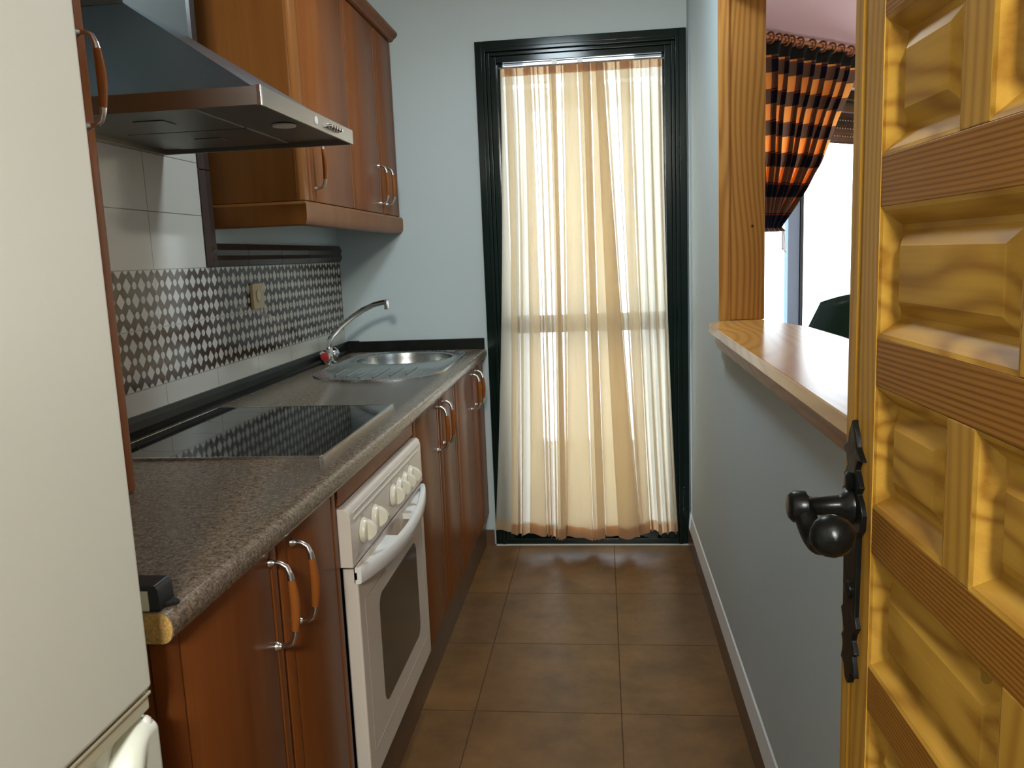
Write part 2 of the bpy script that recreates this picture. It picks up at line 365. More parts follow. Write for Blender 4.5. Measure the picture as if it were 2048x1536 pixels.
def B(*boxes):
    bm = bmesh.new()
    for b in boxes: box(bm, *b)
    return bm
def winv(o):
    """ world matrix of an object whose parents are all translated/rotated empties or objects """
    mt = Matrix.Identity(4)
    while o is not None:
        mt = Matrix.Translation(o.location) @ o.rotation_euler.to_matrix().to_4x4() @ mt; o = o.parent
    return mt
def obj(name, bm, material, parent=None, bevel=0, seg=2, smooth=35, local=False, origin=None):
    me = bpy.data.meshes.new(name)
    bmesh.ops.recalc_face_normals(bm, faces=bm.faces)
    if parent is not None and not local: bm.transform(winv(parent).inverted())
    if parent is None and origin is None:
        xs = [v.co for v in bm.verts]; lo = Vector((min(v[i] for v in xs) for i in range(3))); hi = Vector((max(v[i] for v in xs) for i in range(3)))
        origin = Vector(((lo.x+hi.x)/2, (lo.y+hi.y)/2, lo.z))
    if parent is None: bm.transform(Matrix.Translation(-Vector(origin)))
    bm.to_mesh(me); bm.free()
    for mt in (material if isinstance(material, (list, tuple)) else [material]): me.materials.append(MAT[mt])
    o = bpy.data.objects.new(name, me); C.objects.link(o); o.parent = parent
    if parent is None: o.location = origin
    if smooth:
        for p in me.polygons: p.use_smooth = True
        me.set_sharp_from_angle(angle=math.radians(smooth))
    if bevel:
        md = o.modifiers.new('bevel', 'BEVEL'); md.width = bevel; md.segments = seg; md.limit_method = 'ANGLE'; md.angle_limit = math.radians(40); md.harden_normals = True
    return o
def tag(o, label=None, cat=None, group=None, kind=None):
    if label: o['label'] = label
    if cat: o['category'] = cat
    if group: o['group'] = group
    if kind: o['kind'] = kind
    return o
def thing(name, label, cat, loc, rz=0, group=None, kind=None):
    o = bpy.data.objects.new(name, None); C.objects.link(o); o.location = loc; o.rotation_euler = (0, 0, rz); o.empty_display_size = .05
    return tag(o, label, cat, group, kind)
def copy_tree(o, parent=None, delta=None):
    c = o.copy(); C.objects.link(c); c.parent = parent
    for ch in list(o.children): copy_tree(ch, c)
    return c
def struct(name, bm, mt, label, cat='wall', **k):
    return tag(obj(name, bm, mt, smooth=0, **k), label, cat, kind='structure')

# ------------------------------------------------------------------ room dimensions
XL, XR, YB, YF, ZC = -1.154, .364, 3.58, -2.6, 2.46
XR2 = .489
# ------------------------------------------------------------------ setting
bm = bmesh.new(); box(bm, XL-.12, 3.4, YF-.12, 3.80, -.08, 0); box(bm, XR, 3.4, 3.80, 7.2, -.08, 0)
struct('floor', bm, 'floor', 'brown mottled square floor tiles of the kitchen and living room', 'floor')
bm = bmesh.new(); box(bm, XL-.12, 3.4, YF-.12, 3.70, ZC, ZC+.1); box(bm, XR, 3.4, 3.70, 7.2, ZC, ZC+.1)
struct('ceiling', bm, 'ceiling', 'pale pinkish ceiling seen above the plaid curtain', 'ceiling')
struct('wall_left', B((XL-.12, XL, YF, YB, 0, ZC)), 'wall', 'white plastered wall behind the wall cupboards and tiles')
# back wall with door opening (-.49 .. .345 , 0 .. 2.16)
struct('wall_back', B((XL-.12, -.49, YB, YB+.12, 0, ZC), (.345, XR2, YB, YB+.12, 0, ZC), (-.49, .345, YB, YB+.12, 2.16, ZC)), 'wall', 'bluish white end wall around the dark green door')
# right wall with pass-through opening
PY0, PY1, PZ0, PZ1 = .62, 2.63, 1.045, 2.06; HY0_ = .13
struct('wall_right', B((XR, XR2, .12, PY0, 0, ZC), (XR, XR2, PY1, 4.62, 0, ZC), (XR, XR2, PY0, PY1, 0, PZ0), (XR, XR2, PY0, PY1, PZ1, ZC)), 'wall', 'white wall below and beside the wooden serving hatch')
struct('wall_hall', B((XL-.12, 3.4, YF-.12, YF, 0, ZC)), 'wall', 'plain wall of the hall behind the viewer')
struct('wall_living_room', B((3.28, 3.4, YF, 7.2, 0, ZC)), 'room_wall', 'far side wall of the living room')
# oblique wall of the living room with a wide sliding window
def wbox(bm, t0, t1, n0, n1, z0, z1):
    vs = [bm.verts.new(wp(t, n, z)) for z in (z0, z1) for n in (n0, n1) for t in (t0, t1)]
    for q in ((0, 2, 3, 1), (4, 5, 7, 6), (0, 1, 5, 4), (2, 6, 7, 3), (0, 4, 6, 2), (1, 3, 7, 5)): bm.faces.new([vs[i] for i in q])
W0, W1, WZ0, WZ1 = -.34, 1.95, .04, 2.22
bm = bmesh.new()
wbox(bm, -.62, W0, -.25, 0, 0, ZC); wbox(bm, W1, 3.2, -.25, 0, 0, ZC); wbox(bm, W0, W1, -.25, 0, WZ1, ZC); wbox(bm, W0, W1, -.25, 0, 0, WZ0)
struct('wall_window', bm, 'room_wall', 'strip of beige wall above the plaid curtain')

bm = bmesh.new(); wbox(bm, -1.2, 3.4, -4.2, -.26, -.02, .02)  # pale slab added outside to bounce skylight up to the living-room ceiling
struct('bounce_slab', bm, 'terrace_wall', 'bright slab added outside the living room window to bounce light inside', 'terrace')
# added frames around the two fill lights, out of view; the wall behind is closed
for nm, yc, zc, sy_, sz_ in (('fill_frame_1', .15, 1.65, 1.8, 1.5), ('fill_frame_2', 4.3, 1.35, 1.2, 1.9)):
    bm = bmesh.new(); y0, y1, z0, z1 = yc-sy_/2, yc+sy_/2, zc-sz_/2, zc+sz_/2
    box(bm, 3.235, 3.28, y0-.06, y0, z0-.06, z1+.06); box(bm, 3.235, 3.28, y1, y1+.06, z0-.06, z1+.06); box(bm, 3.235, 3.28, y0, y1, z0-.06, z0); box(bm, 3.235, 3.28, y0, y1, z1, z1+.06); box(bm, 3.240, 3.258, yc-.03, yc+.03, z0, z1)
    struct(nm, bm, 'alu', 'added grey frame around a fill light on the far side wall, ' + ('level with the pine door' if nm == 'fill_frame_1' else 'nearest the plaid curtains'), 'window')
# skirting
tag(obj('baseboard_right', B((XR-.010, XR, HY0_, YB, 0, .083)), 'skirting', bevel=.002, smooth=0), 'brown tile skirting along the foot of the right wall', 'baseboard', kind='structure')
bm = bmesh.new(); prism(bm, [(XR-.009, .084), (XR, .084), (XR, .150), (XR-.004, .146)], 1, HY0_, YB)
tag(obj('trim_1', bm, 'wall_bright', smooth=0), 'bright white plaster strip running above the right skirting', 'trim', kind='structure')
tag(obj('baseboard_back', B((-.62, -.512, YB-.010, YB, 0, .068)), 'skirting', smooth=0), 'short brown tile skirting left of the green door', 'baseboard', kind='structure')
tag(obj('trim_2', B((-.503, .36, YB-.022, YB-.012, 0, .004)), 'wall_bright', smooth=0), 'thin pale threshold strip under the green door', 'trim', kind='structure')

# tiled splashback
bm = bmesh.new(); prism(bm, [(.82, .90), (3.58, .90), (3.58, 1.2985), (2.335, 1.2985), (2.335, ZC), (.82, ZC)], 0, XL, XL+.006)
tag(obj('trim_3', bm, 'tiles', smooth=0), 'white glazed wall tiles with a brown diamond lattice band', 'tiled splashback', kind='structure')
# dark moulded border: vertical and horizontal runs, each border tile is a slightly separate piece
bm = bmesh.new(); prof = [(XL, .0), (XL+.010, .002), (XL+.020, .020), (XL+.014, .034), (XL+.020, .050), (XL+.010, .070), (XL, .070)]
for a, b in ((2.352, 2.605), (2.608, 2.888), (2.891, 3.170), (3.173, 3.45), (3.453, 3.58)):
    prism(bm, [(x, 1.2985+z) for x, z in prof], 1, a, b)
za = 1.30
while za < ZC-.01:
    zb = min(za+.28, ZC); prism(bm, [(x, 2.327+z) for x, z in prof], 2, za, zb-.003); za += .28
tag(obj('trim_4', bm, 'border', smooth=0), 'dark brown moulded tile border framing the splashback', 'tile border', kind='structure')

# ------------------------------------------------------------------ terrace outside the door
struct('terrace_floor', B((-1.6, XR, 3.805, 6.4, -.12, -.02)), 'terrace', 'pinkish terrace floor outside the curtained door', 'terrace')
struct('terrace_wall', B((-1.6, XR, 4.35, 4.45, -.02, .30)), 'terrace_wall', 'low pale kerb wall behind the sheer curtain', 'terrace wall')
struct('terrace_side_wall', B((-1.6, -.375, 4.35, 4.45, .30, 2.13), (.185, XR, 4.35, 4.45, .30, 2.13), (-.375, .185, 4.35, 4.45, 2.03, 2.13)), 'terrace_wall', 'pale outer wall around the bright opening behind the sheer curtain', 'terrace wall')
struct('terrace_overhang', B((-1.6, XR, 3.72, 4.25, 2.13, 2.25)), 'terrace_wall', 'pale overhang above the door outside', 'overhang')

# ------------------------------------------------------------------ green door with moulded frame (door_1)
d1 = thing('door_1', 'glazed dark green lacquered door at the end of the kitchen', 'door', (-.07, YB, 0), kind='structure')
FX0, FX1, FZ = -.504, .360, 2.178
IX0, IX1, IZ = -.405, .268, 2.090
def frame_ring(bm, ins, y0, y1, ins2):
    """ frame from inset ins to inset ins2 (three sides and a low bottom) """
    a0, a1, at = FX0+ins, FX1-ins, FZ-ins; b0, b1, bt = FX0+ins2, FX1-ins2, FZ-ins2
    box(bm, a0, b0, y0, y1, .006, at); box(bm, b1, a1, y0, y1, .006, at); box(bm, b0, b1, y0, y1, bt, at)
bm = bmesh.new()
frame_ring(bm, 0, YB-.016, YB+.02, .030); frame_ring(bm, .030, YB-.024, YB+.02, .045); frame_ring(bm, .045, YB-.010, YB+.02, .060)
frame_ring(bm, .060, YB-.002, YB+.022, .086); box(bm, FX0+.03, FX1-.03, YB-.011, YB+.12, 0, .028)
obj('door_frame', bm, 'green', d1, bevel=.0025)
bm = bmesh.new()
lx0, lx1, lz = FX0+.080, FX1-.080, FZ-.080
box(bm, lx0, IX0+.012, YB+.022, YB+.062, .012, lz); box(bm, IX1-.004, lx1, YB+.022, YB+.062, .012, lz)
box(bm, IX0, IX1, YB+.022, YB+.062, IZ, lz); box(bm, IX0, IX1, YB+.022, YB+.062, .012, .085); box(bm, IX0, IX1, YB+.022, YB+.062, .958, 1.034)
obj('door_leaf', bm, 'green', d1, bevel=.002)
obj('glass_pane', B((IX0, IX1, YB+.040, YB+.045, 1.034, IZ)), 'glass', d1); obj('glass_pane', B((IX0, IX1, YB+.040, YB+.045, .085, .958)), 'glass', d1)
bm = bmesh.new(); lathe(bm, [(.004, 0), (.007, .004), (.007, .040), (.005, .044), (.007, .048), (.007, .090), (.005, .094), (.007, .098), (.007, .136), (.004, .14)], (.336, YB-.024, .13), (0, 0, 1), 12)
obj('hinge', bm, 'green', d1)

# sheer curtain: a thin rod and a sheet whose pleats double back on themselves
cr = thing('sheer_curtain', 'sheer cream curtain gathered on a thin rod across the green glazed door', 'curtain', (-.07, 3.55, .05))
bm = bmesh.new(); tube(bm, [(-.404, 3.548, 2.062), (.270, 3.548, 2.062)], .0045, 10)
obj('curtain_rod', bm, 'chrome', cr)
for xx in (-.185, -.080): obj('rod_clip', B((xx, xx+.022, 3.556, 3.576, 2.060, 2.086)), 'lamp_led', cr)
CT0, CT1, CB0, CB1 = -.398, .262, -.500, .305           # top and bottom limits
folds = [  # (left, right) as fractions of the width at the top and at the bottom
    (.030, .075, .095, .125), (.150, .185, .195, .285), (.305, .345, .355, .392), (.400, .472, .402, .540), (.486, .558, .549, .604),
    (.566, .640, .612, .795), (.740, .800, .812, .850)]
small = []                                              # narrow extra pleats between the wide ones
edges_ = [(0, 0)] + [(f[1], f[3]) for f in folds]; nxt_ = [(f[0], f[2]) for f in folds] + [(1, 1)]
rp = random.Random(3)
for (t0_, b0_), (t1_, b1_) in zip(edges_, nxt_):
    cnt = int((t1_-t0_)/.040)
    for q in range(cnt):
        f_ = (q+.5+rp.uniform(-.25, .25))/cnt; wt, wb = rp.uniform(.003, .008), rp.uniform(.002, .009)
        ct, cb2 = t0_+(t1_-t0_)*f_, b0_+(b1_-b0_)*f_
        small.append((ct-wt/2, ct+wt/2, cb2-wb/2, cb2+wb/2))
deep = (folds[2], folds[4], folds[5])
folds = sorted(folds+small, key=lambda f: f[0])
def curtain_path(v):
    """ the folded cross-section at height fraction v (0 top, 1 bottom) as (s, depth) points """
    e = v; pts = [(0, .0)]; last = 0
    for k, (a0, b0, a1, b1) in enumerate(folds):
        a = a0+(a1-a0)*e; b = b0+(b1-b0)*e
        jig = .0025*math.sin(5*v+k*2.1); a += jig; b -= jig
        pts += [((last*.5+a*.5), .003*math.sin(k*1.7)), (b, -.004), (b+.0015, -.008), ((a+b)/2, -.011), (a, -.014), (a-.001, -.018), ((a+b)/2, -.020), (b, -.022)]
        if (a0, b0, a1, b1) in deep:
            m_ = a+(b-a)*.38; pts += [((m_+b)/2, -.025), (m_, -.027), (m_-.001, -.030), ((m_+b)/2, -.031), (b, -.033)]
        pts += [(b+.003, -.012)]
        last = b
    pts += [((last+1)/2, .003), (1, -.002)]
    return pts
nseg = 3
def sheer_mesh(bm, v0, v1, nv, off=0.0):
    prev = None
    for j in range(nv+1):
        v = v0+(v1-v0)*j/nv; P0 = curtain_path(v)
        x0 = CT0 + (CB0-CT0)*(v**1.6); x1 = CT1 + (CB1-CT1)*(v**2.2)
        row = []; amp = .35+1.0*v; pts = []
        for (s0, d0), (s1, d1_) in zip(P0, P0[1:]):
            for q in range(nseg): pts.append((s0+(s1-s0)*q/nseg, d0+(d1_-d0)*q/nseg))
        pts.append(P0[-1])
        for s, d in pts:
            rip = .004*amp*math.sin(s*58+3*v) + .0030*math.sin(s*131+1.3*v)*(1.2-.5*v) + .0022*math.sin(s*233+2*v)*(1.2-.8*v)
            zt = 2.058; zb = .078 + .007*math.sin(s*31+.6) + .004*math.sin(s*67) - .022*max(0, math.sin(PI*(s-.12)/.76) if .12 < s < .88 else 0)
            row.append(bm.verts.new((x0+(x1-x0)*s, 3.546+off+d*(.5+1.1*v)-.020*v+rip*.8 - .01*math.sin(PI*v), zt+(zb-zt)*v)))
        if prev:
            for a, b, c, d in zip(prev, prev[1:], row[1:], row): bm.faces.new((a, b, c, d)).smooth = True
        prev = row
bm = bmesh.new(); sheer_mesh(bm, 0.0, 1.0, 40); obj('curtain_cloth', bm, 'sheer', cr, smooth=80)
bm = bmesh.new(); sheer_mesh(bm, 0.0, .016, 2, -.003); obj('curtain_header', bm, 'sheer_hem', cr, smooth=80)
bm = bmesh.new(); sheer_mesh(bm, .976, 1.0, 2, -.003); obj('curtain_hem', bm, 'sheer_hem', cr, smooth=80)

# ------------------------------------------------------------------ serving hatch: jambs, header, sill
d = thing('hatch_frame', 'varnished pine jamb and header lining the serving hatch', 'hatch frame', (.43, 2.62, 1.07), kind=None)
bm = bmesh.new(); prism(bm, [(.358, 2.610), (.364, 2.606), (.386, 2.604), (.392, 2.608), (.392, 2.629), (.358, 2.629)], 2, 1.072, 2.06); obj('casing_strip', bm, 'jamb', d)
obj('jamb', B((.392, .494, 2.607, 2.629, 1.072, 2.060)), 'jamb', d, bevel=.003)
obj('header', B((.358, .494, .64, 2.607, 2.035, 2.059)), 'jamb', d, bevel=.003)
obj('jamb', B((.358, .494, .621, .641, 1.072, 2.035)), 'jamb', d, bevel=.003)
s_ = thing('hatch_sill', 'glossy light wooden counter board on the serving hatch wall', 'serving counter', (.44, 1.6, 1.046))
bm = bmesh.new(); prism(bm, [(.312, .62), (.312, 2.500), (.318, 2.530), (.364, 2.600), (.489, 2.606), (.530, 2.45), (.561, 2.32), (.574, 2.05), (.575, .62)], 2, 1.0465, 1.0725); obj('board', bm, 'sill', s_, bevel=.003)
bm = bmesh.new(); prism(bm, [(.350, .992), (.3635, .992), (.3635, 1.046), (.338, 1.046), (.338, 1.036), (.346, 1.028), (.345, 1.006)], 1, .62, 2.600); obj('moulding', bm, 'sill_dark', s_)

# ------------------------------------------------------------------ living room window (window_1)
w1 = thing('window_1', 'tall sliding window with grey aluminium frames behind the plaid curtain', 'window', tuple(wp(.8, -.1, WZ0)), kind='structure')
def wobj(name, boxes, mt, parent, bevel=0):
    bm = bmesh.new()
    for b in boxes: wbox(bm, *b)
    return obj(name, bm, mt, parent, bevel=bevel)
wobj('window_frame', [(W0, W0+.05, -.20, -.06, WZ0, WZ1), (W1-.05, W1, -.20, -.06, WZ0, WZ1), (W0, W1, -.20, -.06, WZ1-.05, WZ1), (W0, W1, -.20, -.06, WZ0, WZ0+.05)], 'alu_dark', w1, .002)
wobj('sash', [(W0+.05, W0+.11, -.125, -.095, WZ0+.05, WZ1-.05), (.352, .434, -.125, -.095, WZ0+.05, WZ1-.05), (W0+.11, .352, -.125, -.095, WZ0+.05, WZ0+.13), (W0+.11, .352, -.125, -.095, WZ1-.11, WZ1-.05)], 'alu', w1, .002)
wobj('sash', [(.440, .450, -.165, -.130, WZ0+.05, WZ1-.05), (.456, .500, -.165, -.125, WZ0+.05, WZ1-.05), (1.28, 1.34, -.165, -.135, WZ0+.05, WZ1-.05), (.50, 1.28, -.165, -.135, WZ0+.05, WZ0+.13), (.5, 1.28, -.165, -.135, WZ1-.11, WZ1-.05)], 'alu', w1, .002)
wobj('sash_seal', [(.500, .530, -.170, -.120, WZ0+.05, WZ1-.05), (.434, .440, -.13, -.1, WZ0+.05, WZ1-.05)], 'alu_dark', w1)
wobj('sash', [(1.34, 1.40, -.125, -.095, WZ0+.05, WZ1-.05), (W1-.11, W1-.05, -.125, -.095, WZ0+.05, WZ1-.05)], 'alu', w1, .002)
wobj('glass_pane', [(W0+.11, .352, -.112, -.108, WZ0+.13, WZ1-.11)], 'glass', w1)
wobj('glass_pane', [(.530, 1.28, -.152, -.148, WZ0+.13, WZ1-.11)], 'glass', w1)
wobj('glass_pane', [(1.40, W1-.11, -.112, -.108, WZ0+.05, WZ1-.05)], 'glass', w1)
bm = bmesh.new(); z = 1.93
while z < WZ1-.02:
    for k in range(3): wbox(bm, W0+.05, W1-.05, -.232+.004*(k != 1), -.218-.004*(k != 1), z+.014*k, z+.014*(k+1))
    t = W0+.05
    while t < W1-.06:
        wbox(bm, t, t+.018, -.229, -.221, z+.042, z+.050); t += .028
    z += .050
tag(obj('roller_shutter', bm, 'shutter', smooth=0), 'brown roller shutter with rows of light slots, lowered at the window top', 'roller shutter')

# plaid curtain on a wooden rod, tied back
edge = [(2.385, .80), (2.346, .742), (2.257, .712), (2.136, .645), (2.033, .585), (1.945, .538), (1.754, .424), (1.609, .288), (1.495, .155), (1.397, .026), (1.37, .01)]
def lerp_edge(z):
    for (z0, t0), (z1, t1) in zip(edge, edge[1:]):
        if z >= z1: return t0+(t1-t0)*(z0-z)/(z0-z1) - .045*min(1, (2.385-z)/.4)
    return edge[-1][1]
def plaid_curtain(name, right_fn, left_fn, label, sgn=1):
    o = thing(name, label, 'curtain', tuple(wp((right_fn(2.3)+left_fn(2.3))/2, .08, 1.37)), group=None)
    def fn(u, v):
        z = 2.385 - v*1.015; tl, tr = left_fn(z), right_fn(z); t = tl+(tr-tl)*u
        w_ = (tr-tl)/1.3; dep = .052*math.sin(u*2*PI*11)*(.55+.45*min(1, v*4)) + .012*math.sin(u*2*PI*5+1+3*v)
        t += .018*math.cos(u*2*PI*11)*min(1, v*5)
        return wp(t, .085+dep*.8+.03*v*(1-w_), z)
    bm = bmesh.new(); grid(bm, fn, 260, 44, lambda u, v: (u*2.3, v*1.05)); obj('curtain_cloth', bm, 'plaid', o, smooth=80)
    return o
plaid_curtain('plaid_curtain', lerp_edge, lambda z: -.50 + .30*((2.385-z)/1.0)**1.5, 'orange and black plaid curtain drawn to the left and tied back')
plaid_curtain('plaid_curtain', lambda z: 1.95-.25*((2.385-z)/1.0)**1.5, lambda z: .775 + .30*max(0, (2.30-z)/1.0)**1.2*2.2, 'second orange and black plaid curtain starting right beside the pine door edge')
bm = bmesh.new()
def tb(u, v): return wp(.004+.022*u+.020*v*u + .006*math.sin(u*6), .13, 1.385-.135*v + .02*v*(1-u))
grid(bm, tb, 6, 10); o = obj('curtain_tieback', bm, 'wall_bright', smooth=80)
md = o.modifiers.new('solid', 'SOLIDIFY'); md.thickness = .003
tag(o, 'pale tieback tail hanging beside the pine jamb under the plaid curtain', 'tieback')
rz = -math.pi/2 + (math.pi/2 - WA) + math.pi/2
t = thing('curtain_pole', 'reddish wooden curtain pole above the living room window', 'curtain pole', tuple(wp(.7, .085, 2.40)))
bm = bmesh.new(); tube(bm, [wp(-.5, .085, 2.402), wp(2.0, .085, 2.402)], .013, 14); obj('pole', bm, 'rod', t)
bm = bmesh.new(); lathe(bm, [(.012, 0), (.024, .008), (.028, .022), (.020, .038), (.006, .046)], wp(2.0, .085, 2.402), WT); obj('finial', bm, 'rod', t)
bm = bmesh.new(); tube(bm, [wp(1.98, 0, 2.402), wp(1.98, .085, 2.402)], .009, 10); obj('bracket', bm, 'rod', t)
ring0 = None
for k, tt in enumerate((-.12, -.05, .017, .076, .125, .200, .306, .401, .488, .573, .664, .737, .806, .90, 1.0)):
    if ring0 is None:
        bm = bmesh.new(); R, r = .028, .0062
        fr = lambda u, v: wp(tt + r*math.sin(v*2*PI), .085+(R+r*math.cos(v*2*PI))*math.cos(u*2*PI), 2.399+(R+r*math.cos(v*2*PI))*math.sin(u*2*PI))
        grid(bm, fr, 20, 8); bmesh.ops.remove_doubles(bm, verts=bm.verts, dist=1e-5)
        ring0 = obj('curtain_ring', bm, 'rod', origin=wp(tt, .085, 2.399)); o = ring0
    else:
        o = ring0.copy(); C.objects.link(o); o.location = wp(tt, .085, 2.399)
    tag(o, 'reddish wooden ring on the curtain pole above the plaid curtain', 'curtain ring', 'wooden rings on the curtain pole')

# green garden chair in the living room
gc = thing('plastic_chair', 'dark green plastic armchair in the living room beyond the serving counter', 'chair', (1.232, 4.60, 0), math.radians(6))
def cb(name, bm): return obj(name, bm, 'chair', gc, local=True, bevel=.004)
bm = bmesh.new(); grid(bm, lambda u, v: ((u-.5)*.46, -.20+.42*v, .43-.012*math.sin(PI*u)-.015*v), 10, 10)
o = obj('seat', bm, 'chair', gc, local=True, smooth=60); md = o.modifiers.new('s', 'SOLIDIFY'); md.thickness = .012
bm = bmesh.new()
def bk(u, v):
    wd = .50 - .06*v - .13*max(0, v-.70)/.30; x = (u-.5)*wd
    top = .618*(1-.06*(2*u-1)**2)
    return (x*1.0, -.20-.10*v+.07*(2*u-1)**2, .42+top*v)
grid(bm, bk, 16, 12); o = obj('backrest', bm, 'chair', gc, local=True, smooth=60); md = o.modifiers.new('s', 'SOLIDIFY'); md.thickness = .012
for sx_ in (-1, 1):
    for sy_ in (-1, 1):
        bm = bmesh.new(); tube(bm, [(sx_*.21, sy_*.19, .42), (sx_*.26, sy_*.24, 0)], [.026, .018], 8); cb('leg', bm)
    bm = bmesh.new(); tube(bm, [(sx_*.24, -.22, .66), (sx_*.275, 0, .665), (sx_*.265, .19, .64), (sx_*.235, .20, .43)], .022, 8); cb('armrest', bm)

# ------------------------------------------------------------------ cabinet handle: two metal feet and a wooden grip
def make_handle(door, y, z0, z1, x, out=.033):
    """ bow handle on a front facing +X: feet at z0 / z1 """
    for zf, s in ((z0, 1), (z1, -1)):
        bm = bmesh.new()
        lathe(bm, [(.0085, 0), (.0085, .002), (.0055, .006), (.0042, .010)], (x, y, zf), (1, 0, 0), 14)
        tube(bm, [(x+.008, y, zf), (x+out*.55, y, zf+s*.001), (x+out*.85, y, zf+s*.007), (x+out, y, zf+s*.020), (x+out+.001, y, zf+s*.028)], [.0042, .0042, .0046, .0052, .0062], 12)
        obj('handle_post', bm, 'satin', door, smooth=60)
    bm = bmesh.new(); n = 9; za, zb = z0+.027, z1-.027
    tube(bm, [(x+out+.001+.003*math.sin(PI*k/n), y, za+(zb-za)*k/n) for k in range(n+1)], [.0058+.0022*math.sin(PI*k/n) for k in range(n+1)], 12)
    g = obj('handle_grip', bm, 'grip', door, smooth=60); g['label'] = 'turned wooden grip'
def cab_door(parent, y0, y1, z0, z1, x, handle_y=None, hz=None, mt='cherry', thick=.020, bev=.006):
    """ slab door with rounded long edges and a shallow groove near each side """
    bm = bmesh.new(); g = .030
    yy = [(y0, -.010), (y0+.004, -.003), (y0+.012, 0), (y0+g, 0), (y0+g+.004, -.0025), (y0+g+.009, 0), (y1-g-.009, 0), (y1-g-.004, -.0025), (y1-g, 0), (y1-.012, 0), (y1-.004, -.003), (y1, -.010)]
    prism(bm, [(x+d_, y_) for y_, d_ in yy] + [(x-thick, y1), (x-thick, y0)], 2, z0, z1)
    d_ = obj('door', bm, mt, parent, smooth=30)
    if handle_y is not None: make_handle(d_, handle_y, hz[0], hz[1], x)
    return d_

# ------------------------------------------------------------------ base cupboards
FXc = -.530
def base_cabinet(y0, y1, gap, hy, label):
    c = thing('base_cabinet', label, 'cupboard', ((XL+FXc)/2, (y0+y1)/2, 0), group=None)
    t_ = .016
    bm = B((XL+.01, FXc-.022, y0, y0+t_, .15, .858), (XL+.01, FXc-.022, y1-t_, y1, .15, .858), (XL+.01, FXc-.022, y0+t_, y1-t_, .15, .166), (XL+.01, XL+.02, y0+t_, y1-t_, .166, .858), (FXc-.05, FXc-.022, y0+t_, y1-t_, .838, .858))
    obj('body', bm, 'cherry_panel', c)
    obj('plinth', B((FXc-.035, FXc-.020, y0, y1, 0, .15)), 'skirting', c)
    cab_door(c, y0+.002, gap-.0015, .155, .853, FXc, hy[0], (.696, .836)); cab_door(c, gap+.0015, y1-.002, .155, .853, FXc, hy[1], (.696, .836))
    return c
base_cabinet(.875, 1.528, 1.228, (1.188, 1.281), 'reddish wood base cupboard with two doors between the fridge and the oven')
base_cabinet(2.192, 2.862, 2.562, (2.515, 2.615), 'reddish wood base cupboard with two doors right after the oven')
base_cabinet(2.866, 3.570, 3.262, (3.212, 3.318), 'reddish wood base cupboard in the far corner beside the green door')

# oven
ov = thing('oven', 'white built-in oven with six ivory knobs under the cooktop', 'oven', (-.83, 1.86, .15))
obj('oven_body', B((-1.10, -.545, 1.552, 2.168, .165, .80)), 'cavity', ov)
obj('plinth', B((FXc-.035, FXc-.020, 1.530, 2.190, 0, .15)), 'skirting', ov)
obj('filler_panel', B((-.552, -.530, 1.532, 2.188, .818, .856)), 'cherry', ov, bevel=.002)
o = obj('lower_panel', B((-.552, -.530, 1.532, 2.188, .152, .178)), 'cherry', ov, bevel=.002)
pf = -.508
bm = bmesh.new(); prism(bm, [(-.545, .690), (pf-.001, .690), (pf-.001, .793), (pf-.004, .806), (pf-.010, .812), (-.545, .812)], 1, 1.534, 2.186)
pnl = obj('control_panel', bm, 'enamel', ov, bevel=.002)
bm = B((pf-.0012, pf+.0002, 1.560, 2.160, .783, .787), (pf-.0012, pf+.0002, 1.556, 2.165, .798, .8005)); obj('panel_stripe', bm, 'lamp_led', pnl)
bm = B((pf-.0012, pf+.0004, 1.549, 1.583, .7035, .7075)); obj('badge', bm, 'enamel_dark', pnl)
for yk in (1.612, 1.702, 1.862, 1.922, 1.980, 2.040):
    bm = bmesh.new()
    box(bm, pf-.0012, pf+.0003, yk-.006, yk-.002, .7745, .7785); box(bm, pf-.0012, pf+.0003, yk-.002, yk+.008, .7755, .7775)
    obj('dial_mark', bm, 'enamel_dark', pnl)
kb0 = None
for yk in (1.612, 1.702, 1.862, 1.922, 1.980, 2.040):
    if kb0 is None:
        bm = bmesh.new(); lathe(bm, [(.0265, 0), (.0265, .003), (.0245, .006), (.0235, .010), (.021, .0125), (.001, .0130)], (pf-.0005, yk, .744), (1, 0, 0), 28)
        fin = [(pf+.008, .744-.0215), (pf+.014, .744-.0215)] + [(pf+.014+.018*math.sin(PI*q/12)**.8, .744-.0215+.043*q/12) for q in range(1, 12)] + [(pf+.014, .744+.0215), (pf+.008, .744+.0215)]
        prism(bm, fin, 1, yk-.0065, yk+.0065)
        kb0 = obj('knob', bm, 'knob', pnl, bevel=.0015, smooth=30); kb0y = yk
    else:
        k_ = kb0.copy(); C.objects.link(k_); k_.parent = pnl; k_.location = kb0.location + Vector((0, yk-kb0y, 0))
dr = obj('oven_door', B((-.542, pf-.002, 1.560, 2.180, .186, .684)), 'enamel', ov, bevel=.005)
bm = bmesh.new()
def rrect(bm, xa, xb, y0, y1, z0, z1, r, n=6):
    pts = []
    for cy, cz, a0 in ((y1-r, z1-r, 0), (y0+r, z1-r, 90), (y0+r, z0+r, 180), (y1-r, z0+r, 270)):
        for k in range(n+1):
            a = math.radians(a0+90*k/n); pts.append((cy+r*math.cos(a), cz+r*math.sin(a)))
    prism(bm, pts, 0, xa, xb)
rrect(bm, pf-.003, pf-.0012, 1.700, 2.065, .300, .560, .03); obj('oven_window', bm, 'oven_glass', dr, smooth=20)
